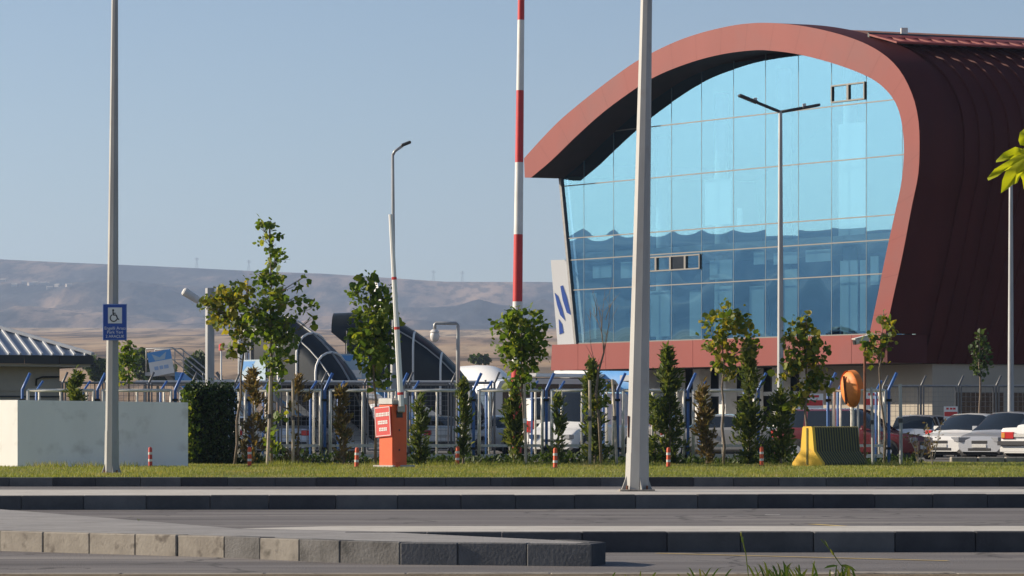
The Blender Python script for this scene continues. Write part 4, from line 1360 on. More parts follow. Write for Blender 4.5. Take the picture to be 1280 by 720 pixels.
def jersey():
    D = 71.0; s = D / FPX
    b = P(1009, HY, D); b.z = VZ
    ax = Vector((.68, .733, 0))                       # runs away to the right
    t = thing('concrete_barrier', 'yellow ended concrete road barrier with black striped flank on the grass', 'road barrier', b, math.atan2(ax.y, ax.x))
    h = P(0, 533, D).z - VZ
    half = .42
    prof = [(-half, 0), (-half, .07), (-.19, .34), (-.135, h - .03), (-.11, h), (.11, h), (.135, h - .03), (.19, .34), (half, .07), (half, 0)]
    MB().prism(prof, lambda p: (0, p[0], p[1]), lambda p: (.10, p[0], p[1])).build('end_block', M['yellow'], t)
    MB().box((-.006, 0, h * .5), (.02, .035, h * .92)).build('end_groove', M['yellow_shaded'], t)
    n = 17; L = 1.7
    st = (L - .1) / n
    A = MB().prism([(p[0] * .97, p[1] * .985) for p in prof], lambda p: (0, p[0], p[1]), lambda p: (st * .62, p[0], p[1])).mesh('black_rib'); A.materials.append(M['black_rib'])
    Bm = MB().prism(prof, lambda p: (0, p[0], p[1]), lambda p: (st * .38, p[0], p[1])).mesh('yellow_rib'); Bm.materials.append(M['yellow_shaded'])
    for i in range(n):
        o = mobj('black_rib', A, None, t); o.location.x = .10 + i * st
        o = mobj('yellow_rib', Bm, None, t); o.location.x = .10 + i * st + st * .62
jersey()

def bollards():
    spots = [(65, 582, 'bollard_red', 'small red bollard by the white wall, nearest its lit corner'),
             (188, 584, 'bollard_red', 'small red bollard by the white wall, just right of the sign post'),
             (312, 583.5, 'bollard_orange', 'small orange and white bollard left of the tallest tree'),
             (445.5, 585, 'bollard_orange', 'small orange and white bollard left of the barrier cabinet'),
             (571.5, 582, 'bollard_orange', 'small orange and white bollard right of the barrier cabinet'),
             (694, 586, 'bollard_orange', 'small orange and white bollard in front of the white van'),
             (835.5, 585, 'bollard_orange', 'small orange and white bollard just right of the near lamp post'),
             (952, 583, 'bollard_orange', 'small orange and white bollard left of the yellow road barrier')]
    for (x, y, m, lab) in spots:
        D = (CAMZ - VZ) * FPX / (y - HY)
        b = P(x, HY, D); b.z = VZ
        t = thing('bollard', lab, 'bollard', b, random.uniform(-1, 1), 'flexible bollards on the verge')
        t.rotation_euler.x = random.uniform(-.03, .03); t.rotation_euler.y = random.uniform(-.04, .04)
        h = .43; r = .044
        MB().tube([(0, 0, -.02), (0, 0, .02), (0, 0, .03)], [.075, .075, .055], 12).build('foot', M['black'], t)
        MB().tube([(0, 0, .03), (0, 0, h - .03), (0, 0, h), (0, 0, h + .008)], [r, r * .96, r * .75, .01], 12).build('post', M[m], t, smooth=True, angle=40)
        for z in (.15, .30):
            MB().tube([(0, 0, z - .026), (0, 0, z + .026)], r + .003, 12).build('reflective_band', M['reflect_white'], t, smooth=True, angle=40)
bollards()

# low concrete edge of the parking lot at the right
ko = thing('parking_kerb', 'pale concrete kerb blocks in front of the silver cars', 'kerb', (0, 0, 0))
for i in range(5):
    p = P(1189 + i * 34, HY, 79.6)
    MB().box((p.x + .3, p.y, .13), (.64, .3, .30), bev=.02).build('kerb_block', M['kerb_a'], ko)
# ------------------------------------------------------------------ vehicles
def tabf(tab):
    return lambda x: lerp_tab(x, tab)

def car(name, label, paint, kind, x_px, y_px, D, yaw, parts=True, cat='car', group=None, L=4.4, Wd=1.74, H=1.45, lamps='lamp_red'):
    """local +x is the car's front; (x_px, y_px row of ground) fixes the centre"""
    b = P(x_px, HY, D); b.z = 0.002
    t = thing(name, label, cat, b, R(yaw), group)
    h = L / 2
    zb = .20
    if kind == 'sedan':
        deck = tabf([(-h, .62), (-h + .06, .90), (-h + .12, .98), (-h + .95, 1.02), (.0, .98), (.75, .96), (1.25, .86), (h - .35, .77), (h - .08, .71), (h, .60)])
        roof = tabf([(-h, 0), (-h + .75, .99), (-h + 1.45, H - .06), (-h + 1.9, H), (.25, H - .005), (.45, H - .05), (1.30, .88), (h, 0)])
    elif kind == 'boxy':
        deck = tabf([(-h, .55), (-h + .03, .92), (-h + .10, .99), (-h + .95, 1.00), (.0, .97), (.75, .95), (h - .10, .84), (h - .03, .78), (h, .55)])
        roof = tabf([(-h, 0), (-h + .95, .99), (-h + 1.35, H - .05), (-h + 1.5, H), (.25, H), (.40, H - .05), (1.0, .94), (h, 0)])
    elif kind == 'wagon':
        deck = tabf([(-h, .60), (-h + .05, .90), (-h + .5, .98), (.0, .98), (.75, .96), (1.25, .86), (h - .35, .78), (h - .08, .71), (h, .60)])
        roof = tabf([(-h, .5), (-h + .10, .98), (-h + .45, H - .05), (-h + .65, H), (.25, H), (.45, H - .05), (1.25, .88), (h, 0)])
    elif kind == 'van':
        deck = tabf([(-h, .7), (-h + .03, 1.05), (0, 1.10), (h - 1.15, 1.10), (h - .95, 1.06), (h - .35, .92), (h - .08, .75), (h, .5)])
        roof = tabf([(-h, .8), (-h + .04, 1.3), (-h + .18, H - .06), (-h + .4, H), (h - 1.75, H), (h - 1.55, H - .05), (h - .85, 1.06), (h, 0)])
    st = sorted(set([round(-h + L * i / 44, 4) for i in range(45)]))
    rings = []
    def halfw(x):
        q = abs(x) / h
        return Wd / 2 * (1 - .16 * max(0, (q - .62) / .38) ** 2.2)
    body = MB(); glass = {}; run = {-1: 0, 1: 0}; last = {-1: False, 1: False}
    R_ = []
    for x in st:
        w = halfw(x); d = deck(x); rf = roof(x)
        cab = max(0.0, rf - d)
        lowz = zb + (.06 if abs(x) > h - .05 else 0)
        tum = .20 * min(1, cab / .4)
        wr = w * (.93 - tum)
        pts = [(w * .80, lowz), (w * .97, lowz + .10), (w * 1.0, lowz + (d - lowz) * .55), (w * .985, d - .05), (w * .93, d)]
        if cab > .03:
            pts += [(w * .915, d + min(.03, cab * .3)), (wr + .02, rf - min(.06, cab * .3)), (wr * .86, rf - min(.012, cab * .1)), (0, rf + .02)]
        else:
            pts += [(w * .90, d + .005), (w * .80, d + .012), (w * .6, d + .02), (0, d + .03)]
        R_.append(pts)
    n = len(R_[0])
    for i in range(len(st) - 1):
        x0, x1 = st[i], st[i + 1]
        c0, c1 = max(0, roof(x0) - deck(x0)), max(0, roof(x1) - deck(x1))
        slope = abs(roof(x1) - roof(x0)) / (x1 - x0)
        xm = (x0 + x1) / 2
        for sgn in (-1, 1):
            for k in range(n - 1):
                a, bb, c, d = R_[i][k], R_[i + 1][k], R_[i + 1][k + 1], R_[i][k + 1]
                vs = [(x0, a[0] * sgn, a[1]), (x1, bb[0] * sgn, bb[1]), (x1, c[0] * sgn, c[1]), (x0, d[0] * sgn, d[1])]
                if sgn < 0: vs = vs[::-1]
                is_g = False
                if min(c0, c1) > .10:
                    if k == 5 and max(c0, c1) > .16:
                        pillar = any(abs(xm - pp) < .055 for pp in ({'sedan': (-.15,), 'boxy': (-.2,), 'wagon': (-.2, -1.15), 'van': (.2, -.9)}[kind]))
                        is_g = not pillar and not (kind == 'van' and xm < .2)
                    if k >= 6 and slope > .25 and max(c0, c1) > .12: is_g = True
                elif k >= 6 and slope > .25 and min(c0, c1) > .02: is_g = True
                if k == 5:
                    if is_g and not last[sgn]: run[sgn] += 1
                    last[sgn] = is_g
                key = ('side_window', sgn, run[sgn]) if k == 5 else (('windscreen' if xm > 0 else 'rear_window'), 0, 0)
                (glass.setdefault(key, MB()) if is_g else body).add(vs, [(0, 1, 2, 3)])
    # end caps
    for i, x in ((0, st[0]), (len(st) - 1, st[-1])):
        p = R_[i]
        vs = [(x, q[0], q[1]) for q in p] + [(x, -q[0], q[1]) for q in p[-2::-1]]
        body.add(vs, [tuple(range(len(vs)))])
    body.build('body', M[paint], t, smooth=True, angle=32)
    for key, g_ in glass.items():
        g_.build(key[0], M['car_glass'], t, smooth=True, angle=32)
    under = MB().box((0, 0, .22), (L - .3, Wd - .25, .14)).build('underbody', M['black'], t)
    wr_ = .31 if kind != 'van' else .34
    fx, rx = h - .82, -h + .80
    for x in (fx, rx):
        for sgn in (-1, 1):
            y = sgn * (halfw(x) + .004)
            MB().tube([(x, y - sgn * .16, wr_ + .02), (x, y + sgn * .004, wr_ + .02)], wr_ + .055, 20).build('wheel_arch', M['black'], t)
            wo = thing('wheel', None, None); wo.parent = t; wo.location = (x, y - sgn * .07, wr_)
            MB().tube([(0, -.10, 0), (0, -.08, 0), (0, .08, 0), (0, .10, 0)], [wr_ * .92, wr_, wr_, wr_ * .92], 20).build('tyre', M['tyre'], wo, smooth=True, angle=40)
            rm = MB().tube([(0, sgn * .085, 0), (0, sgn * .107, 0)], [wr_ * .66, wr_ * .60], 14)
            rm.build('rim', M['rim'], wo)
    if not parts: return t
    def patch(nm, x, y, z, d, mt, rz=0.0, ry=0.0, par=t):
        return MB().box((x, y, z), d, rz=rz, ry=ry, bev=.012).build(nm, M[mt], par)
    fz = deck(h - .12)
    for sgn in (-1, 1):
        patch('headlight', h - .09, sgn * (halfw(h - .1) - .20), fz - .08, (.22, .36, .15), 'lamp_clear', rz=-sgn * R(22))
        rlz = .82 if kind != 'van' else 1.05
        if kind == 'boxy':
            tl = patch('tail_light', -h + .01, sgn * (halfw(-h) - .24), .78, (.07, .42, .20), 'lamp_red')
            patch('indicator', -h - .005, sgn * (halfw(-h) - .10), .78, (.06, .13, .16), 'lamp_amber', par=tl)
        else:
            patch('tail_light', -h + .09, sgn * (halfw(-h + .1) - .12), rlz, (.20, .26, .20 if kind != 'van' else .42), lamps, rz=sgn * R(18))
        patch('mirror', .72 if kind != 'van' else h - 1.25, sgn * (Wd / 2 + .07), 1.0 if kind != 'van' else 1.22, (.10, .18, .13), paint)
        for hx in (.25, -.75):
            patch('door_handle', hx, sgn * (Wd / 2 - .002), .84, (.16, .03, .03), 'dark')
    patch('grille', h - .02, 0, .555, (.06, .55, .10), 'black')
    patch('lower_intake', h - .02, 0, .33, (.06, .8, .09), 'black')
    patch('number_plate', h + .012, 0, .44, (.02, .50, .11), 'plate')
    patch('number_plate', -h - .02, 0, .78 if kind == 'boxy' else .70, (.02, .50, .11), 'plate')
    if kind == 'boxy':
        patch('bumper', -h - .03, 0, .55, (.16, Wd - .16, .13), 'dark')
        patch('bumper', h + .02, 0, .50, (.16, Wd - .16, .13), 'dark')
        patch('lower_valance', -h + .02, 0, .36, (.06, Wd - .22, .14), paint)
    else:
        patch('bumper_line', -h + .0, 0, .45, (.06, Wd - .3, .10), 'dark')
    return t

# yaw: direction of the front, degrees from +X (180 = facing left)
car('car', 'white boxy saloon with red tail lights cut by the right edge', 'cp_white', 'boxy', 1324, 575, 95.5, 50, L=4.3, Wd=1.70, H=1.44)
car('car', 'silver saloon with rounded headlights next to the white saloon', 'cp_silver', 'sedan', 1266, 572, 101.0, 234, L=4.5, H=1.50)
car('car', 'pearl white saloon facing left with a black lower grille', 'cp_white', 'sedan', 1217, 573, 102.5, 234, L=4.5, H=1.46)
car('car', 'dark blue saloon roof between the silver and white cars', 'cp_blue', 'sedan', 1290, 570, 108.0, 234, L=4.5, H=1.50)
car('car', 'older silver estate car seen from behind near the mesh fence', 'cp_silver', 'wagon', 1158, 565, 111.0, 68, L=4.2, H=1.44)
car('car', 'dark red estate car with black windows behind the road barrier', 'cp_maroon', 'wagon', 1064, 578, 94.0, -26, L=4.4, H=1.56)
car('car', 'grey saloon behind the brown shrub and the conifers', 'cp_grey', 'sedan', 905, 570, 105.0, 160, L=4.4, H=1.44)
car('car', 'white saloon parked behind the small conifer right of the barrier', 'cp_white', 'sedan', 545, 565, 122.0, 100, L=4.4, H=1.46)
car('car', 'white hatchback parked behind the fence left of the round conifer', 'cp_white', 'wagon', 627, 563, 121.0, 205, L=4.0, H=1.46)
car('car', 'pale grey saloon seen from behind through the fence under the tallest tree', 'cp_silver', 'sedan', 372, 566, 119.0, 84, L=4.4, H=1.44)
car('car', 'white saloon behind the hedge and dry shrub', 'cp_white', 'sedan', 318, 566, 121.0, 96, L=4.4, H=1.44)
car('car', 'beige saloon behind the fence near the near lamp post', 'cp_beige', 'sedan', 778, 566, 122.0, 150, L=4.4, H=1.44)
car('van', 'white delivery van seen from its side behind the fence', 'cp_white', 'van', 672, 564, 118.0, 100, L=5.0, Wd=1.95, H=2.1, cat='van')
car('van', 'white minibus with dark windscreen facing the fence right of the blue post', 'cp_white', 'van', 728, 564, 114.0, 243, L=5.2, Wd=1.98, H=2.3, cat='van')

def bus():
    D = 134.0
    b = P(686, HY, D); b.z = 0
    t = thing('bus', 'dark windowed bus behind the white vans', 'bus', b, R(196))
    L, Wd, H = 5.6, 2.3, 3.05
    h = L / 2
    prof = [(-h, .35), (-h + .02, H - .35), (-h + .25, H - .05), (-h + .6, H), (h - .8, H), (h - .35, H - .12), (h - .12, H - .6), (h, 1.25), (h, .35)]
    MB().prism(prof, lambda p: (p[0], -Wd / 2, p[1]), lambda p: (p[0], Wd / 2, p[1])).build('body', M['cp_white'], t)
    for sgn in (-1, 1):
        for i in range(4):
            x0 = -h + .2 + i * 1.25
            MB().box((x0 + .6, sgn * (Wd / 2 + .004), 2.25), (1.17, .02, 1.15)).build('side_window', M['car_glass'], t)
        for x in (-h + 1.1, h - 1.1):
            MB().tube([(x, sgn * (Wd / 2 - .2), .45), (x, sgn * (Wd / 2 + .02), .45)], .45, 18).build('wheel', M['tyre'], t)
    MB().box((h + .01 - .06, 0, 2.0), (.04, Wd - .2, 1.35), ry=R(-9)).build('windscreen', M['car_glass'], t)
    MB().box((0, 0, H - .02), (L - 1.6, Wd - .1, .10), bev=.03).build('roof_panel', M['cp_black'], t)
bus()

# ------------------------------------------------------------------ passenger stairs
def canopy_stairs(x, D, yaw, label, zplat=3.2, run=4.3):
    b = P(x, HY, D); b.z = 0
    t = thing('passenger_stairs', label, 'boarding stairs', b, R(yaw), 'mobile boarding stairs on the apron')
    hw = .85
    # local +x runs down the flight; platform from -1.6 to 0
    def sec(x0, zf, hh, sc=1.0):
        pts = [(x0, -hw * sc, zf)]
        for k in range(11):
            an = math.pi * k / 10
            pts.append((x0, -hw * sc * math.cos(an), zf + hh - .75 + .75 * math.sin(an)))
        pts.append((x0, hw * sc, zf))
        return pts
    hood = [sec(-1.6, zplat + 1.55, .78), sec(-1.052, zplat + 1.1, 1.24), sec(-1.05, zplat, 2.35), sec(-.1, zplat, 2.35)]
    MB().loft(hood[:2]).build('awning', M['pv_dark'], t, smooth=True, angle=40)
    MB().loft(hood[2:]).build('hood', M['pv_dark'], t, smooth=True, angle=40)
    fl = []
    for i in range(9):
        f = i / 8
        fl.append(sec(f * run, zplat - f * (zplat - .45), 2.35 + 1.0 * f * (1 - f) ** .6 - 1.0 * f ** 3, 1.0))
    cn = MB().loft(fl, capb=False).build('canopy', M['pv_dark'], t, smooth=True, angle=40)
    for i in (1, 3, 5, 7):
        s0 = [Vector(p) + (Vector(p) - Vector((p[0], 0, p[2]))) * .02 for p in fl[i]]
        mbr = MB().tube([Vector(p) + Vector((0, 0, .03)) for p in s0], .045, 5)
        mbr.build('rib', M['sign_white'], cn)
    MB().tube([Vector(f[6]) + Vector((0, 0, .03)) for f in fl], .04, 5).build('ridge_tube', M['galv'], cn)
    for k in (3, 9):
        MB().tube([Vector(f[k]) * 1.0 + Vector((0, 0, .03)) for f in fl], .03, 5).build('purlin', M['galv'], cn)
    MB().tube([(-.95, -hw, zplat), (-.95, -hw, zplat + 1.6)], .07, 6).build('hood_post', M['galv_dark'], t)
    # flight, platform and truck
    MB().prism([(0, zplat), (run, .45), (run + .1, .25), (0, zplat - .45)], lambda p: (p[0], -hw, p[1]), lambda p: (p[0], hw, p[1])).build('flight', M['cp_white'], t)
    MB().box((-.65, 0, zplat - .12), (1.5, hw * 2, .2)).build('platform', M['cp_white'], t)
    MB().bar((-.3, -.5, zplat - .3), (2.2, -.5, .8), .16).bar((-.3, .5, zplat - .3), (2.2, .5, .8), .16).build('lift_strut', M['stair_blue'], t)
    ch = MB().box((.6, 0, .62), (4.4, 1.7, .35), bev=.04).build('chassis', M['cp_white'], t)
    for xx in (-.9, 2.1):
        for sg in (-1, 1):
            MB().tube([(xx, sg * .72, .36), (xx, sg * .92, .36)], .36, 16).build('wheel', M['tyre'], t)
    # board on the platform side
    bd = thing('side_board', None, None); bd.parent = t; bd.location = (-.75, -hw - .06, zplat + .2)
    MB().box((0, 0, 0), (1.25, .04, 1.0)).build('board', M['pale_blue_panel'], bd)
    MB().add([(-.58, -.024, .44), (.1, -.024, .44), (-.1, -.024, .2), (-.35, -.024, .25), (-.58, -.024, .05)], [(0, 1, 2, 3, 4)]).build('blue_emblem', M['stair_blue'], bd)
    MB().box((-.1, -.024, -.28), (.9, .006, .3)).build('white_field', M['sign_white'], bd)
    return t
canopy_stairs(468, 126, -4, 'covered boarding stairs with a dark hooded canopy behind the barrier')
canopy_stairs(356, 122, -40, 'covered boarding stairs with white ribbed canopy behind the tallest tree', zplat=2.9, run=3.9)

def open_stairs(x, D, yaw, label, zplat=3.2, run=3.4, tilt=0.0, boardtilt=10):
    b = P(x, HY, D); b.z = 0
    t = thing('open_stairs', label, 'boarding stairs', b, R(yaw), 'mobile boarding stairs on the apron')
    hw = .7
    MB().prism([(0, zplat), (run, .45), (run + .1, .2), (0, zplat - .4)], lambda p: (p[0], -hw, p[1]), lambda p: (p[0], hw, p[1])).build('flight', M['stair_blue'], t)
    MB().box((-.6, 0, zplat - .08), (1.2, hw * 2, .14)).build('platform', M['galv'], t)
    for sg in (-1, 1):
        y = sg * hw
        rl = MB().tube([(-1.15, y, zplat), (-1.15, y, zplat + .9), (-.1, y, zplat + .95), (run, y, 1.3), (run, y, .45)], .03, 6)
        rl.tube([(-1.15, y, zplat + .5), (-.1, y, zplat + .5), (run, y, .9)], .02, 5)
        for f in (.0, .33, .66):
            rl.tube([(run * f, y, zplat - f * (zplat - .45)), (run * f, y, zplat + .92 - f * (zplat - .45))], .02, 5)
        rl.build('handrail', M['galv'], t, smooth=True)
    MB().bar((-.5, 0, zplat - .1), (1.6, 0, .6), .2).build('lift_strut', M['galv'], t)
    MB().box((.8, 0, .5), (3.4, 1.3, .22), bev=.03).build('chassis', M['cp_white'], t)
    for xx in (-.6, 2.0):
        for sg in (-1, 1):
            MB().tube([(xx, sg * .58, .3), (xx, sg * .75, .3)], .3, 14).build('wheel', M['tyre'], t)
    bd = thing('side_board', None, None); bd.parent = t; bd.location = (-.55, -hw - .07, zplat + .35); bd.rotation_euler = (0, R(-boardtilt), 0)
    MB().box((0, 0, 0), (.95, .04, .95)).build('board', M['sign_white'], bd)
    MB().box((0, -.024, .28), (.95, .006, .38)).build('blue_field', M['stair_blue'], bd)
    MB().add([(-.3, -.029, .40), (.0, -.029, .22), (.3, -.029, .40), (.2, -.029, .12), (-.2, -.029, .12)], [(0, 1, 2, 3, 4)]).build('pale_emblem', M['pale_blue_panel'], bd)
    for x0, w_ in ((-.2, .16), (0, .14), (.2, .18)):
        MB().box((x0, -.024, -.18), (w_, .006, .14)).build('pale_lettering', M['lettering_blue'], bd)
    return t
open_stairs(224, 126, -8, 'open blue boarding stairs with a blue and white board left of the square pole')
open_stairs(338, 130, 14, 'open boarding stairs with a pale blue board beside the tallest tree', zplat=3.2, boardtilt=0)
wpn = thing('apron_trailer', 'white slanted service trailer behind the square pole', 'trailer', P(283, HY, 132) * 1)
wpn.location.z = 0
MB().prism([(-.7, .4), (1.0, .4), (1.0, 1.6), (.2, 3.0), (-.7, 3.0)], lambda p: (p[0], 0, p[1]), lambda p: (p[0], 2.2, p[1])).build('body', M['pale_blue_panel'], wpn)
MB().bar((-.4, -.08, 3.3), (1.2, -.08, .9), .12).build('strut', M['galv_dark'], wpn)
for xx in (-.3, .6):
    MB().tube([(xx, -.05, .35), (xx, .2, .35)], .35, 14).build('wheel', M['tyre'], wpn)
bc = thing('apron_beacon', 'small red beacon on a thin post above the trailer', 'beacon', P(276.5, HY, 120)); bc.location.z = 0
MB().tube([(0, 0, 0), (0, 0, P(0, 438, 120).z)], .03, 6).build('post', M['sign_white'], bc)
MB().tube([(0, 0, P(0, 438, 120).z), (0, 0, P(0, 431, 120).z), (0, 0, P(0, 429.5, 120).z)], [.09, .09, .03], 10).build('lamp', M['sign_red'], bc, smooth=True, angle=40)
for (xx, wv, y0, y1, lab) in [(303, 11, 424, 474, 'upright white panel of service equipment left of the tallest tree'), (315, 4, 420, 474, 'thin white upright beside the white panel')]:
    sv = thing('service_panel', lab, 'panel', P(xx, HY, 133)); sv.location.z = 0
    s_ = 133 / FPX; z0_, z1_ = 0.0, P(0, y0, 133).z
    MB().box((0, 0, z1_ / 2), (wv * s_, .12, z1_), bev=.02).build('panel', M['white_paint'], sv)
    MB().box((wv * s_ / 2 + .06, 0, z1_ / 2 - .1), (.08, .10, z1_ - .3)).build('edge_post', M['galv_dark'], sv)

# ------------------------------------------------------------------ aircraft
def aircraft(nose, tail, label):
    nose, tail = Vector(nose), Vector(tail)
    d = (nose - tail)
    L = d.length
    t = thing('airliner', label, 'aircraft', ((nose.x + tail.x) / 2, (nose.y + tail.y) / 2, 0), math.atan2(d.y, d.x), 'parked airliners')
    r = 2.0; zc_ = 3.5
    st = [(-.5, .15, 1.35), (-.46, .55, 1.0), (-.40, 1.05, .68), (-.32, 1.55, .32), (-.24, 1.88, .08), (-.15, 2.0, 0), (.30, 2.0, 0), (.38, 1.95, -.03), (.43, 1.65, -.15), (.465, 1.2, -.3), (.488, .7, -.42), (.4985, .25, -.5), (.5, .02, -.52)]
    rings = [[(f * L, rr * math.cos(2 * math.pi * k / 24), zc_ + dz + rr * math.sin(2 * math.pi * k / 24)) for k in range(24)] for f, rr, dz in st]
    MB().loft(rings, closed=True, capa=True).build('fuselage', M['white_paint'], t, smooth=True, angle=60)
    # blue rear
    st2 = [(-.40, 1.065, .68), (-.32, 1.565, .32), (-.24, 1.895, .08), (-.20, 1.96, .04)]
    MB().loft([[(f * L, rr * math.cos(2 * math.pi * k / 24), zc_ + dz + rr * math.sin(2 * math.pi * k / 24)) for k in range(24)] for f, rr, dz in st2], closed=True).build('tail_paint', M['stair_blue'], t, smooth=True)
    x0 = -.5 * L
    def plate(nm, poly, th, m, f, par=t):
        return MB().prism(poly, lambda p: f(p, -th / 2), lambda p: f(p, th / 2)).build(nm, M[m], par)
    fin = plate('tail_fin', [(x0 + .45, zc_ + 1.5), (x0 + 6.5, zc_ + 1.9), (x0 + .85, 12.7), (x0 - .25, 12.7)], .35, 'white_paint', lambda p, o: (p[0], o, p[1]))
    def fp(px, py): return (x0 - .25 + (px - 689) * .0633, 1 + (535 - py) * .0557)
    for q in ([(701, 358), (704, 357), (709, 372), (714, 394), (709, 391), (704, 375)], [(694, 366), (698, 370), (703, 385), (707, 401), (701, 394), (697, 381)], [(699, 399), (703, 405), (705, 416), (700, 418)]):
        plate('blue_stripe', [fp(*w) for w in q], .40, 'sign_blue', lambda p, o: (p[0], o, p[1]), fin)
    for sg in (-1, 1):
        plate('tailplane', [(x0 + 1.2, .6), (x0 + 4.6, .6), (x0 + 1.8, 6.2), (x0 + .6, 6.2)], .22, 'white_paint', lambda p, o: (p[0], sg * p[1], zc_ + 1.1 + o))
        plate('wing', [(-.10 * L, 1.6), (.09 * L, 1.6), (-.09 * L, 16.5), (-.13 * L, 16.5)], .35, 'white_paint', lambda p, o: (p[0], sg * p[1], 3.0 + p[1] * .07 + o))
        MB().tube([(.02 * L, sg * 5.6, 1.75), (.03 * L, sg * 5.6, 1.75), (.11 * L, sg * 5.6, 1.75), (.125 * L, sg * 5.6, 1.75)], [.6, .95, 1.05, .9], 18).build('engine', M['white_paint'], t, smooth=True, angle=50)
        MB().tube([(-.02 * L, sg * 2.6, 0), (-.02 * L, sg * 2.6, 2.4)], .16, 8).build('gear_leg', M['galv'], t)
        for o in (-.3, .3):
            MB().tube([(-.02 * L, sg * 2.6 + o - .15, .55), (-.02 * L, sg * 2.6 + o + .15, .55)], .55, 16).build('wheel', M['tyre'], t)
        MB().add([(.455 * L, sg * .35, zc_ + .92), (.466 * L, sg * .32, zc_ + .55), (.462 * L, sg * .95, zc_ + .50), (.448 * L, sg * 1.0, zc_ + .85)], [(0, 1, 2, 3)]).build('cockpit_window', M['car_glass'], t)
    MB().tube([(.36 * L, 0, 0), (.36 * L, 0, 1.9)], .12, 8).build('gear_leg', M['galv'], t)
    MB().tube([(.36 * L, -.2, .35), (.36 * L, .2, .35)], .35, 14).build('wheel', M['tyre'], t)
    n = 30
    wm = MB().box((0, 0, 0), (.24, .03, .34), bev=.0).mesh('cabin_window'); wm.materials.append(M['car_glass'])
    for i in range(n):
        for sg in (-1, 1):
            o = mobj('cabin_window', wm, None, t); o.location = (-.22 * L + i * .55 * L / n, sg * 1.975, zc_ + .38)
    return t
aircraft((-.44, 222), (-10.9, 258), 'white airliner with its nose showing right of the covered stairs')
aircraft((34.5, 206), (3.0, 223), 'white airliner with blue striped tail fin at the left end of the terminal')

# long white carport over the far row of cars
def carport():
    D = 117.0
    b = P(170, HY, D); b.z = 0
    t = thing('carport', 'long white edged carport roof over the far parked cars on the left', 'carport', b)
    z1, z0 = P(0, 475.5, D).z, P(0, 480.5, D).z
    w = (596 - 170) * D / FPX
    MB().box((w / 2, 2.4, (z0 + z1) / 2 + .004), (w, 4.8, z1 - z0 - .02), bev=.01).build('roof', M['galv_dark'], t)
    MB().box((w / 2, -.03, (z0 + z1) / 2), (w, .05, z1 - z0)).build('white_edge', M['white_paint'], t)
    n = 5
    for i in range(n + 1):
        for y in (.25, 4.5):
            MB().box((.3 + (w - .6) * i / n, y, z0 / 2), (.1, .1, z0 - .002)).build('post', M['galv'], t)
carport()

# red and white notice boards behind the cars
for (x, y0, y1, w_, D, lab) in [(1188.5, 508, 524.5, 17, 109, 'white notice board with a red band behind the silver cars'), (1092, 489, 512, 20, 104, 'white notice board with a red band behind the dark red estate car'), (1012, 492, 512, 34, 108, 'red and white notice board behind the yellowing tree')]:
    s_ = D / FPX
    c = P(x, (y0 + y1) / 2, D)
    t_ = thing('notice_board', lab, 'sign', (c.x, c.y, 0))
    hh = (y1 - y0) * s_
    MB().box((0, 0, c.z), (w_ * s_, .04, hh)).build('board', M['sign_white'], t_)
    MB().box((0, -.023, c.z - hh * .08), (w_ * s_ * .96, .006, hh * .34)).build('red_band', M['sign_red'], t_)
    for q in (-.25, .02, .25):
        MB().box((q * w_ * s_, -.023, c.z + hh * .33), (w_ * s_ * .18, .006, hh * .14)).build('red_lettering', M['sign_red'], t_)
    for q in (-.4, .4):
        MB().box((q * w_ * s_, .05, (c.z + hh / 2) / 2), (.05, .05, c.z + hh / 2)).build('post', M['galv'], t_)
# ------------------------------------------------------------------ trees, shrubs, hedge, grass
TR = 'young street trees along the verge'
tree('plane_tree', 'tallest young tree with a thin leader rising left of the barrier', 340, 73, [(327, 280, 5, 6), (338, 282, 6, 8), (328, 297, 6, 8), (343, 303, 9, 12), (346, 325, 10, 12), (334, 346, 16, 9), (345, 350, 12, 14), (338, 378, 24, 20), (328, 408, 26, 20), (352, 426, 24, 20), (366, 400, 10, 9), (374, 352, 7, 7), (371, 372, 5, 8), (386, 385, 10, 6), (388, 402, 6, 6), (318, 388, 14, 14), (345, 452, 18, 13), (342, 475, 9, 12), (345, 520, 8, 12), (343, 560, 10, 16)], group=TR, n_per=.9)
tree('plane_tree', 'young broad tree leaning left of the tallest tree', 293, 73.6, [(282, 372, 20, 14), (260, 382, 14, 9), (300, 378, 18, 16), (310, 358, 9, 8), (290, 400, 22, 15), (272, 395, 14, 8), (300, 425, 14, 12), (285, 440, 7, 8)], group=TR, n_per=1.0, leaf='leaf_y')
tree('plane_tree', 'young upright tree just left of the barrier cabinet', 469, 72.6, [(462, 360, 14, 15), (445, 368, 9, 12), (478, 368, 12, 14), (466, 390, 26, 18), (458, 415, 26, 20), (478, 420, 20, 22), (465, 445, 22, 16), (474, 468, 14, 14), (484, 440, 12, 16)], group=TR, leaf='leaf', trunk_path=[(470, 500)])
tree('plane_tree', 'young round tree standing in front of the striped mast', 657, 73.2, [(648, 394, 14, 14), (632, 408, 16, 14), (664, 405, 17, 16), (650, 425, 30, 18), (636, 440, 20, 14), (668, 440, 14, 18), (650, 460, 16, 14), (642, 478, 8, 10), (660, 478, 8, 8)], group=TR)
tree('plane_tree', 'young tree with a yellowing crown right of the near lamp post', 904, 73.4, [(905, 395, 24, 13), (922, 405, 14, 14), (896, 420, 18, 16), (912, 440, 18, 14), (898, 452, 13, 12), (940, 425, 12, 16), (908, 470, 9, 9)], group=TR, leaf='leaf_y', n_per=.85)
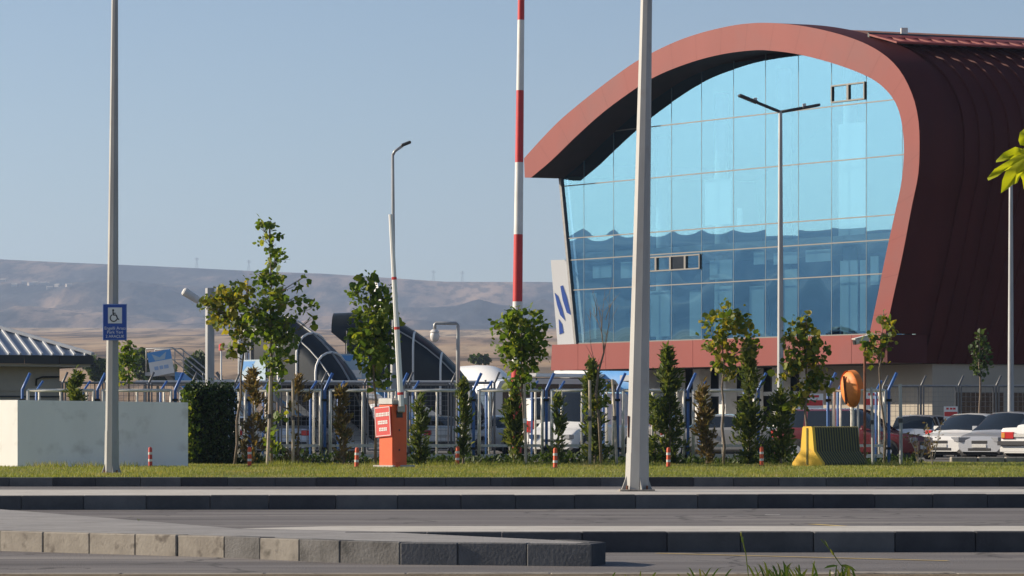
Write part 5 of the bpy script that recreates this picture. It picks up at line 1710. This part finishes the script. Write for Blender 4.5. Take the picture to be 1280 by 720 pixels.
tree('plane_tree', 'yellowing young tree above the striped road barrier', 1008, 73.0, [(1008, 405, 15, 13), (992, 420, 14, 14), (1018, 425, 16, 14), (1000, 445, 22, 16), (1022, 455, 14, 14), (988, 465, 14, 14), (1012, 482, 20, 12), (1030, 478, 10, 10), (998, 500, 20, 9)], group=TR, leaf='leaf_y', n_per=1.0)
tree('plane_tree', 'slender young tree right of the box camera pole', 1105, 73.5, [(1104, 395, 6, 9), (1110, 412, 9, 11), (1094, 420, 9, 10), (1108, 432, 9, 10), (1098, 445, 9, 10), (1085, 435, 7, 8)], group=TR, leaf='leaf_y', n_per=.9, trunk_r=.028, trunk_path=[(1107, 540), (1101, 500), (1099, 460)])
tree('plane_tree', 'small young tree behind the silver cars against the dark roof', 1224, 108, [(1224, 422, 9, 9), (1230, 437, 10, 10), (1219, 440, 9, 10), (1225, 455, 11, 10), (1220, 466, 8, 6)], group=TR, leaf='leaf_dark', z=0, trunk_r=.06, n_per=.8, dens=300)
tree('plane_tree', 'leafy young tree behind the white wall and sign post', 159, 96, [(160, 432, 10, 9), (155, 447, 12, 10), (164, 455, 10, 12), (157, 470, 9, 9)], group=TR, leaf='leaf', z=0, trunk_r=.05, n_per=.9, dens=330)

def bare_tree():
    D = 73.2
    b = P(752, HY, D); b.z = VZ
    t = thing('bare_tree', 'nearly leafless young tree with thin bare twigs left of the near lamp post', 'tree', b, 0, TR)
    pts = [(752, 585), (749, 530), (745, 490), (748, 465), (755, 440), (752, 415)]
    path = [P(x, y, D) - b for x, y in pts]
    path[0] = Vector((0, 0, -.05))
    mb = MB().tube(path, [.04, .036, .034, .026, .02, .012], 7)
    mb.build('trunk', M['bark'], t, smooth=True)
    lb = MB()
    for (x0, y0, x1, y1) in [(752, 415, 746, 375), (755, 440, 762, 365), (752, 415, 757, 360), (748, 465, 738, 400), (755, 440, 766, 395), (752, 415, 742, 390), (748, 465, 732, 432), (757, 400, 770, 370), (746, 395, 740, 368)]:
        p = branch_path(P(x0, y0, D) - b, P(x1, y1, D) - b + Vector((0, random.uniform(-.4, .4), 0)), .06, 4)
        lb.tube(p, [.010, .008, .007, .005, .003], 5)
        for q in range(3):
            a = p[random.randint(1, 4)]
            e = a + Vector((random.uniform(-.25, .25), random.uniform(-.2, .2), random.uniform(.1, .35)))
            lb.tube([a, a.lerp(e, .5) + Vector((.01, 0, .01)), e], [.005, .004, .002], 4)
    lb.build('limbs', M['bark'], t)['kind'] = 'stuff'
    cen = []
    for (x, y, rx, ry, n) in [(745, 505, 9, 8, 60), (735, 510, 6, 6, 25), (757, 500, 5, 5, 18), (738, 455, 5, 5, 12), (760, 480, 4, 5, 8)]:
        c = P(x, y, D) - b
        cen.append(np.array(c)[None] + rand_in_ball(n) * np.array([rx, rx, ry]) * D / FPX)
    cen = np.concatenate(cen); n = len(cen)
    mobj('leaves', foliage_mesh('leaves', cen, .11 * rng.uniform(.6, 1.2, n), rng.normal(size=(n, 3)), LEAF_T, LEAF_F, wide=1.2), M['leaf_y'], t)
bare_tree()

DS = 74.6
conifer('conifer', 'slim green conifer right of the barrier cabinet', 525, 490, 580, 28, DS, n=1080, ragged=.4)
conifer('conifer', 'narrow dark conifer below the dome camera pole', 579, 480, 578, 18, DS, n=1008, ragged=.3, taper=.35)
conifer('conifer', 'bushy dark conifer under the round tree', 643, 484, 580, 33, DS + .3, n=1584, ragged=.35, taper=.5)
conifer('conifer', 'small sparse conifer in front of the white van', 697, 497, 578, 21, DS, n=648, ragged=.5)
conifer('conifer', 'dark spreading conifer behind the bare tree', 744, 455, 580, 51, DS + .8, n=2160, ragged=.5, taper=.75, lean=-6)
conifer('conifer', 'tall feathery conifer right of the near lamp post', 838, 436, 580, 57, DS + .5, n=3024, ragged=.5, taper=.85, lean=-4)
conifer('conifer', 'dry brown conifer between two green ones', 884, 484, 580, 28, DS, m='conifer_brown', n=1080, ragged=.4, taper=.6, lean=-6)
conifer('conifer', 'tall dense conifer right of the yellowing tree', 936, 430, 580, 54, DS + .6, n=3024, ragged=.45, taper=.65)
conifer('conifer', 'low dark conifer left of the road barrier', 976, 490, 580, 46, DS, n=1728, ragged=.5, taper=.55)
conifer('conifer', 'dry brown conifer left of the barrier cabinet', 430, 490, 580, 25, DS, m='conifer_brown', n=936, ragged=.45, taper=.4, lean=-5)
conifer('conifer', 'half dry bushy shrub left of the tallest tree trunk', 316, 465, 580, 41, DS + .2, m='conifer_brown', n=1080, ragged=.5, taper=.35)
conifer('conifer', 'thin dry shrub right of the tallest tree trunk', 372, 470, 582, 36, DS + .2, m='conifer_brown', n=396, ragged=.6, taper=.3)
conifer('shrub', 'round green shrub between the guard house and the sign post', 96, 468, 520, 38, 76.5, m='conifer', n=1584, ragged=.3, taper=.45)
conifer('conifer', 'small conifer right of the tall feathery one', 818, 500, 580, 20, DS, n=504, ragged=.5)

def hedge():
    D = 75.5
    a, b_ = P(233, HY, D), P(290, HY, D)
    w = b_.x - a.x; h = P(0, 489, D).z - VZ
    t = thing('hedge', 'dense dark green clipped hedge right of the white wall', 'hedge', ((a.x + b_.x) / 2, D, VZ))
    MB().box((0, .1, h / 2 - .05), (w - .25, .7, h - .12), bev=.08).build('inner_branches', mat('hedge_wood', (.012, .018, .008), rough=1), t)
    n = 5200
    p = rng.uniform(-1, 1, (n, 3))
    ax = rng.integers(0, 3, n); sg = np.where(rng.random(n) < .5, -1, 1)
    sg[ax == 1] = -1; sg[ax == 2] = 1
    p[np.arange(n), ax] = sg * (1 + .10 * rng.normal(size=n))
    p *= np.array([w / 2, .42, h / 2]); p[:, 2] += h / 2
    d = rng.normal(size=(n, 3)) * .6; d[:, 2] += .3
    mobj('foliage', foliage_mesh('foliage', p, .085 * rng.uniform(.5, 1.3, n), d, LEAF_T, LEAF_F, wide=1.0), M['hedge'], t)
    # lighter climbing sprays on its left end
    m = 420
    q = np.stack([rng.normal(-w / 2 + .16, .10, m), rng.normal(-.5, .06, m), rng.uniform(.1, h + .02, m)], 1)
    mobj('climbing_sprays', foliage_mesh('climbing_sprays', q, .12 * rng.uniform(.5, 1.2, m), rng.normal(size=(m, 3)) + np.array([0, 0, .5]), LEAF_T, LEAF_F), M['leaf'], t)
hedge()

def low_hedge():
    # dark low planting that fills the foot of the fence
    n = 3600
    x = rng.uniform(-8.0, 9.6, n)
    y = rng.normal(76.1, .35, n)
    hmax = .12 + .10 * np.sin(x * 1.7) * np.sin(x * .63 + 1) + .06 * rng.normal(size=n)
    z = VZ + np.clip(hmax, .05, .5) * rng.random(n)
    d = rng.normal(size=(n, 3)) * .6 + np.array([0, 0, .7])
    o = mobj('ground_cover', foliage_mesh('ground_cover', np.stack([x, y, z], 1), .13 * rng.uniform(.5, 1.3, n), d, LEAF_T, LEAF_F, wide=.8), M['leaf_dark'])
    tag(o, 'dark low planting along the foot of the fence', None, None, 'stuff')
low_hedge()

def grass():
    n = 170000
    y = rng.uniform(55.15, 78.5, n)
    x = rng.uniform(-1, 1, n) * (y * .165 + .3)
    z = np.full(n, VZ)
    pat = .5 + .5 * np.sin(x * 1.3 + np.sin(y * .8) * 2) * np.sin(y * .9 + x * .4)
    keep = rng.random(n) < (.25 + .75 * pat)
    x, y, z, pat = x[keep], y[keep], z[keep], pat[keep]
    n = len(x)
    d = rng.normal(size=(n, 3)) * .38 + np.array([.05, 0, 1.0])
    sz = rng.uniform(.025, .065, n) * (.7 + .5 * pat)
    o = mobj('grass', foliage_mesh('grass', np.stack([x, y, z], 1), sz, d, BLADE_T, BLADE_F, wide=.22), M['grass'])
    tag(o, 'short green grass of the verge', None, None, 'stuff')
    # taller tufts at trunks, wall foot and posts
    cs = []
    for px in (50, 62, 75, 105, 120, 160, 338, 345, 360, 470, 657, 660, 735, 752, 770, 905, 1008, 1090, 1105, 1128, 1140, 1150, 560, 540, 600, 690, 820):
        m = 130
        c = P(px, HY, 70.5 if px > 240 else 69.4)
        cs.append(np.stack([rng.normal(c.x, .16, m), rng.normal(c.y + 1.5 * (px > 240), .3, m), np.full(m, VZ)], 1))
    cs = np.concatenate(cs); m = len(cs)
    o = mobj('grass_tufts', foliage_mesh('grass_tufts', cs, rng.uniform(.06, .18, m), rng.normal(size=(m, 3)) * .4 + np.array([0, 0, 1.0]), BLADE_T, BLADE_F, wide=.09), M['grass'])
    tag(o, 'taller grass tufts around trunks and posts', None, None, 'stuff')
grass()

# stakes and slim posts by the trees
for (x, xt, yt, D, m, r, lab) in [(334, 338, 470, 72.6, 'stake', .040, 'pale wooden stake leaning against the tallest tree'),
                                 (366, 366, 474, 73.4, 'stake', .036, 'weathered stake right of the tallest tree'),
                                 (657, 655.5, 480, 72.4, 'stake', .034, 'pale stake tied to the round tree'),
                                 (737, 737, 475, 72.2, 'stake', .038, 'thick pale stake left of the bare tree'),
                                 (771, 765.5, 474, 72.2, 'stake', .034, 'thin leaning stake between the bare tree and lamp post'),
                                 (1091, 1089, 484, 73.2, 'galv', .035, 'pale metal stake under the box camera'),
                                 (1126, 1125, 480, 72.9, 'galv', .042, 'pale metal stake at the end of the fence')]:
    b = P(x, HY, D); b.z = VZ
    t = thing('tree_stake', lab, 'stake', b, 0, 'tree stakes')
    tp = P(xt, yt, D) - b
    MB().tube([(0, 0, -.05), tp * .5 + Vector((.01, 0, 0)), tp], [r, r * .95, r * .9], 7).build('pole', M[m], t, smooth=True, angle=40)
    MB().tube([tp * .55 - Vector((0, 0, .05)), tp * .55 + Vector((0, 0, .05))], r * 1.25, 8).build('tie', M['sign_white'] if x == 657 else M['dark'], t)

# dry weeds at the right end of the verge
def weeds(x, D, h, lab, n=26, brown=True):
    b = P(x, HY, D); b.z = VZ
    t = thing('weed', lab, 'plant', b, 0, 'weeds on the verge')
    mb = MB()
    cen = []
    for i in range(6):
        e = Vector((random.uniform(-.25, .25), random.uniform(-.2, .2), h * random.uniform(.6, 1.1)))
        mb.tube([Vector((0, 0, -.02)), e * .5 + Vector((.03, 0, .05)), e], [.009, .007, .003], 5)
        cen += [np.array(e * f) for f in rng.uniform(.3, 1, n // 2)]
    mb.build('stems', M['stake'], t)
    cen = np.array(cen) + rng.normal(size=(len(cen), 3)) * .04
    mobj('leaves', foliage_mesh('leaves', cen, .09 * rng.uniform(.5, 1.2, len(cen)), rng.normal(size=cen.shape) + np.array([0, 0, .4]), LEAF_T, LEAF_F, wide=.8), M['conifer_brown'] if brown else M['leaf'], t)
weeds(1148, 72.5, .75, 'dry weeds in front of the pearl white saloon')
weeds(1165, 73.5, .95, 'tall dry weeds left of the parking kerb')

# ------------------------------------------------------------------ near weeds and the branch by the camera
def grass_clump(name, label, x, D, n, h, spread, group='grass tufts on the near kerb'):
    b = P(x, HY, D); b.z = .16
    t = thing(name, label, 'grass tuft', b, 0, group)
    mb = MB()
    for i in range(n):
        a = Vector((random.gauss(0, spread), random.gauss(0, spread * .4), -.01))
        le = h * random.uniform(.45, 1.0)
        d = Vector((random.uniform(-.7, .7), random.uniform(-.3, .3), 1)).normalized()
        w = random.uniform(.004, .008)
        p = [a, a + d * le * .5, a + d * le * .8 + Vector((d.x * le * .08, 0, 0)), a + d * le + Vector((d.x * le * .35, 0, -.01))]
        sx = Vector((w, 0, 0))
        mb.add([p[0] - sx, p[0] + sx, p[1] + sx * .9, p[1] - sx * .9, p[2] + sx * .6, p[2] - sx * .6, p[3]], [(0, 1, 2, 3), (3, 2, 4, 5), (5, 4, 6)])
    mb.build('blades', M['weed'], t, fix=False)['kind'] = 'stuff'
    return t
grass_clump('grass_tuft', 'dense green grass tuft at the bottom edge', 985, 17.9, 40, .125, .10)
grass_clump('grass_tuft', 'short green grass tuft at the bottom edge, left of the dense one', 880, 17.9, 9, .10, .05)
grass_clump('grass_tuft', 'sparse grass tuft at the bottom edge, right of the dense one', 1052, 17.9, 12, .10, .07)
grass_clump('grass_tuft', 'thin grass blades on the pavement left of the near island nose', 790, 18.0, 5, .06, .12)
def stalk(label, pts, D, head, z=.16):
    b = P(pts[0][0], HY, D); b.z = z
    t = thing('grass_stalk', label, 'plant', b, 0, 'grass stalks')
    path = [P(x, y, D) - b for x, y in pts]
    path[0].z = -.01
    MB().tube(path, [.003] * len(path), 5).build('stem', M['weed'], t)
    n = len(head)
    cen = np.array([np.array(P(x, y, D) - b) for x, y, _, _, _ in head])
    dr = np.array([(dx, rng.normal() * .2, dz) for _, _, dx, dz, _ in head])
    sz = np.array([q[4] for q in head])
    mobj('leaf_blades', foliage_mesh('leaf_blades', cen, sz, dr, LEAF_T, LEAF_F, wide=.4, spin=.3), M['weed'], t)
stalk('single seed stalk leaning left above the bottom edge', [(936, 722), (932, 690), (926, 666)], 17.95, [(931, 690, -.2, 1, .05), (929, 680, -.15, 1, .05), (927, 672, -.1, 1, .04)])
stalk('leafy stalk leaning left near the bottom edge', [(1066, 722), (1050, 705), (1040, 690), (1026, 674)], 17.95, [(1050, 706, 1, -.35, .10), (1048, 707, -1, -.15, .09), (1043, 695, -.6, 1, .05), (1036, 686, -.5, 1, .06), (1056, 712, 1, -.6, .06)])
stalk('tiny dry weed growing from the island kerb', [(176, 668), (174, 655), (172, 648)], 29.0, [(174, 660, -.6, .8, .04), (173, 652, .5, .7, .035)], z=.16)

def near_branch():
    D = 9.0
    b = P(1560, HY, D); b.z = .16
    t = thing('leafy_branch_tree', 'bright yellow green leaves hanging in from the upper right edge', 'tree', b, 0)
    tp = P(1500, 40, D) - b
    MB().tube([(0, 0, -.02), (.01, 0, .5), tp * .6, tp], [.035, .03, .022, .012], 8).build('trunk', M['bark'], t, smooth=True)
    MB().tube([tp * .93, P(1420, 150, D) - b, P(1340, 180, D) - b, P(1284, 190, D) - b], [.010, .008, .006, .004], 6).build('limb', M['bark'], t, smooth=True)
    # leaf blade traced as a lobed outline, lightly folded
    def leaf(pts, tip_y, D_):
        n = len(pts)
        c = Vector((0, 0, 0))
        vs = []
        base = Vector(pts[0] + (0,))
        P3 = [P(x, y, D_) - b for x, y in pts]
        for i, q in enumerate(P3):
            q.y += .018 * math.sin(i * 1.9) + random.uniform(-.006, .006)
        cx = sum((q for q in P3), Vector((0, 0, 0))) / n
        cx.y -= .012
        fs = [(n, i, (i + 1) % n) for i in range(n)]
        MB().add(P3 + [cx], fs).build('leaf', M['near_leaf'], t, smooth=True)
    leaf([(1290, 178), (1283, 186), (1268, 184), (1254, 191), (1246, 200), (1245, 203), (1253, 202), (1266, 198), (1278, 199), (1292, 196)], 0, 8.98)
    leaf([(1292, 190), (1276, 192), (1258, 202), (1242, 212), (1235, 222), (1235, 226), (1246, 221), (1255, 214), (1266, 209), (1282, 202), (1293, 198)], 0, 8.95)
    leaf([(1285, 195), (1270, 204), (1256, 215), (1252, 226), (1252, 241), (1260, 236), (1264, 232), (1273, 228), (1277, 217), (1284, 208), (1290, 199)], 0, 8.92)
    leaf([(1292, 152), (1282, 160), (1274, 166), (1272, 176), (1276, 181), (1284, 183), (1294, 176)], 0, 9.02)
    leaf([(1284, 196), (1274, 206), (1272, 215), (1277, 226), (1281, 236), (1290, 226), (1294, 206)], 0, 9.03)
    leaf([(1300, 190), (1306, 178), (1320, 168), (1336, 170), (1344, 182), (1332, 196), (1314, 204)], 0, 9.0)
    leaf([(1340, 176), (1352, 160), (1370, 152), (1386, 160), (1384, 178), (1366, 190)], 0, 9.0)
near_branch()

# dark trees far behind on the edge of the plain
FT = 'dark trees at the edge of the plain'
for i, (x, y, rx, ry, D, lab) in enumerate([(180, 455, 15, 16, 320, 'dark round tree on the plain right of the sign post'), (246, 460, 12, 18, 300, 'dark tree on the plain left of the square pole'), (135, 462, 14, 12, 330, 'low dark tree behind the white wall'), (118, 458, 10, 13, 310, 'dark tree beyond the guard house eaves'), (408, 450, 10, 8, 420, 'low dark tree between the covered stairs'), (205, 468, 14, 8, 320, 'low dark bush behind the open stairs'), (600, 449, 12, 4, 500, 'faint low tree beyond the parked airliner')]):
    tree('distant_tree', lab, x, D, [(x, y, rx, ry), (x - rx * .5, y + ry * .3, rx * .6, ry * .7), (x + rx * .5, y + ry * .4, rx * .6, ry * .6)], leaf='leaf_dark', group=FT, z=0, trunk_r=.16, lsize=.45, dens=70, fork=1.0)

# ------------------------------------------------------------------ far hill details: pylons and houses
def on_terrain(x_px, r):
    az = math.degrees(math.atan((x_px - 640) / FPX))
    return Vector((r * math.sin(R(az)), r * math.cos(R(az)), terrain_z(r, az)))
def pylon(x, lab, r=5600):
    p = on_terrain(x, r)
    t = thing('power_pylon', lab, 'pylon', (p.x, p.y, p.z - 1), 0, 'pylons on the far ridge')
    H = 19
    mb = MB()
    for sx in (-1, 1):
        for sy in (-1, 1):
            mb.bar((sx * 2.2, sy * 2.2, 0), (sx * .4, sy * .4, H), .16)
    for k in range(5):
        z0, z1 = H * k / 5, H * (k + 1) / 5
        w0, w1 = 2.2 - 1.8 * k / 5, 2.2 - 1.8 * (k + 1) / 5
        mb.bar((-w0, -w0, z0), (w1, -w1, z1), .25).bar((w0, -w0, z0), (-w1, -w1, z1), .15)
    mb.build('lattice', M['galv_dark'], t)
    for z in (H * .78, H * .9):
        MB().bar((-4, 0, z), (4, 0, z), .4).build('cross_arm', M['galv_dark'], t)
pylon(246, 'faint pylon on the far ridge above the open stairs')
pylon(311, 'faint pylon on the far ridge left of the tallest tree')
pylon(542, 'faint pylon on the far ridge right of the barrier arm')
pylon(578, 'faint pylon on the far ridge above the dome camera pole')
k_ = 0
hr = random.Random(11)
hm_ = MB().box((0, 0, 1.6), (8, 6, 3.6))
hm_me = hm_.mesh('wall'); hm_me.materials.append(M['beige_wall'])
rm_me = MB().prism([(-3.4, 3.35), (3.4, 3.35), (0, 5)], lambda p: (-4.5, p[0], p[1]), lambda p: (4.5, p[0], p[1])).mesh('roof'); rm_me.materials.append(M['house_wall'])
for (x, y) in [(4, 355), (30, 356), (38, 359), (44, 357), (54, 357), (58, 357.5), (72, 359), (18, 361), (62, 362), (86, 361)]:
    # walk out along the ray until it meets the slope
    best = None
    for r in range(3400, 5600, 20):
        p = on_terrain(x, r)
        row = HY - (p.z - CAMZ) * FPX / p.y
        if row <= y: best = p; break
    if best is None: continue
    t = thing('hill_house', 'tiny pale house in the hillside village at the far left', 'house', best, hr.uniform(-.8, .8), 'houses of the far hillside village')
    mobj('wall', hm_me, None, t); mobj('roof', rm_me, None, t)
# ------------------------------------------------------------------ hazy air over the plain
hz = MB().box((0, 0, 215), (15600, 15600, 440)).build('haze', None)
hm = bpy.data.materials.new('haze_air'); hm.use_nodes = True
hn = hm.node_tree
hn.nodes.remove(hn.nodes['Principled BSDF'])
pv = hn.nodes.new('ShaderNodeVolumePrincipled')
pv.inputs['Color'].default_value = (.52, .68, .96, 1)
pv.inputs['Density'].default_value = 1.2e-4
pv.inputs['Anisotropy'].default_value = 0.25
hn.links.new(pv.outputs[0], hn.nodes['Material Output'].inputs['Volume'])
hz.data.materials.append(hm)
tag(hz, 'pale haze in the air over the plain', None, None, 'stuff')
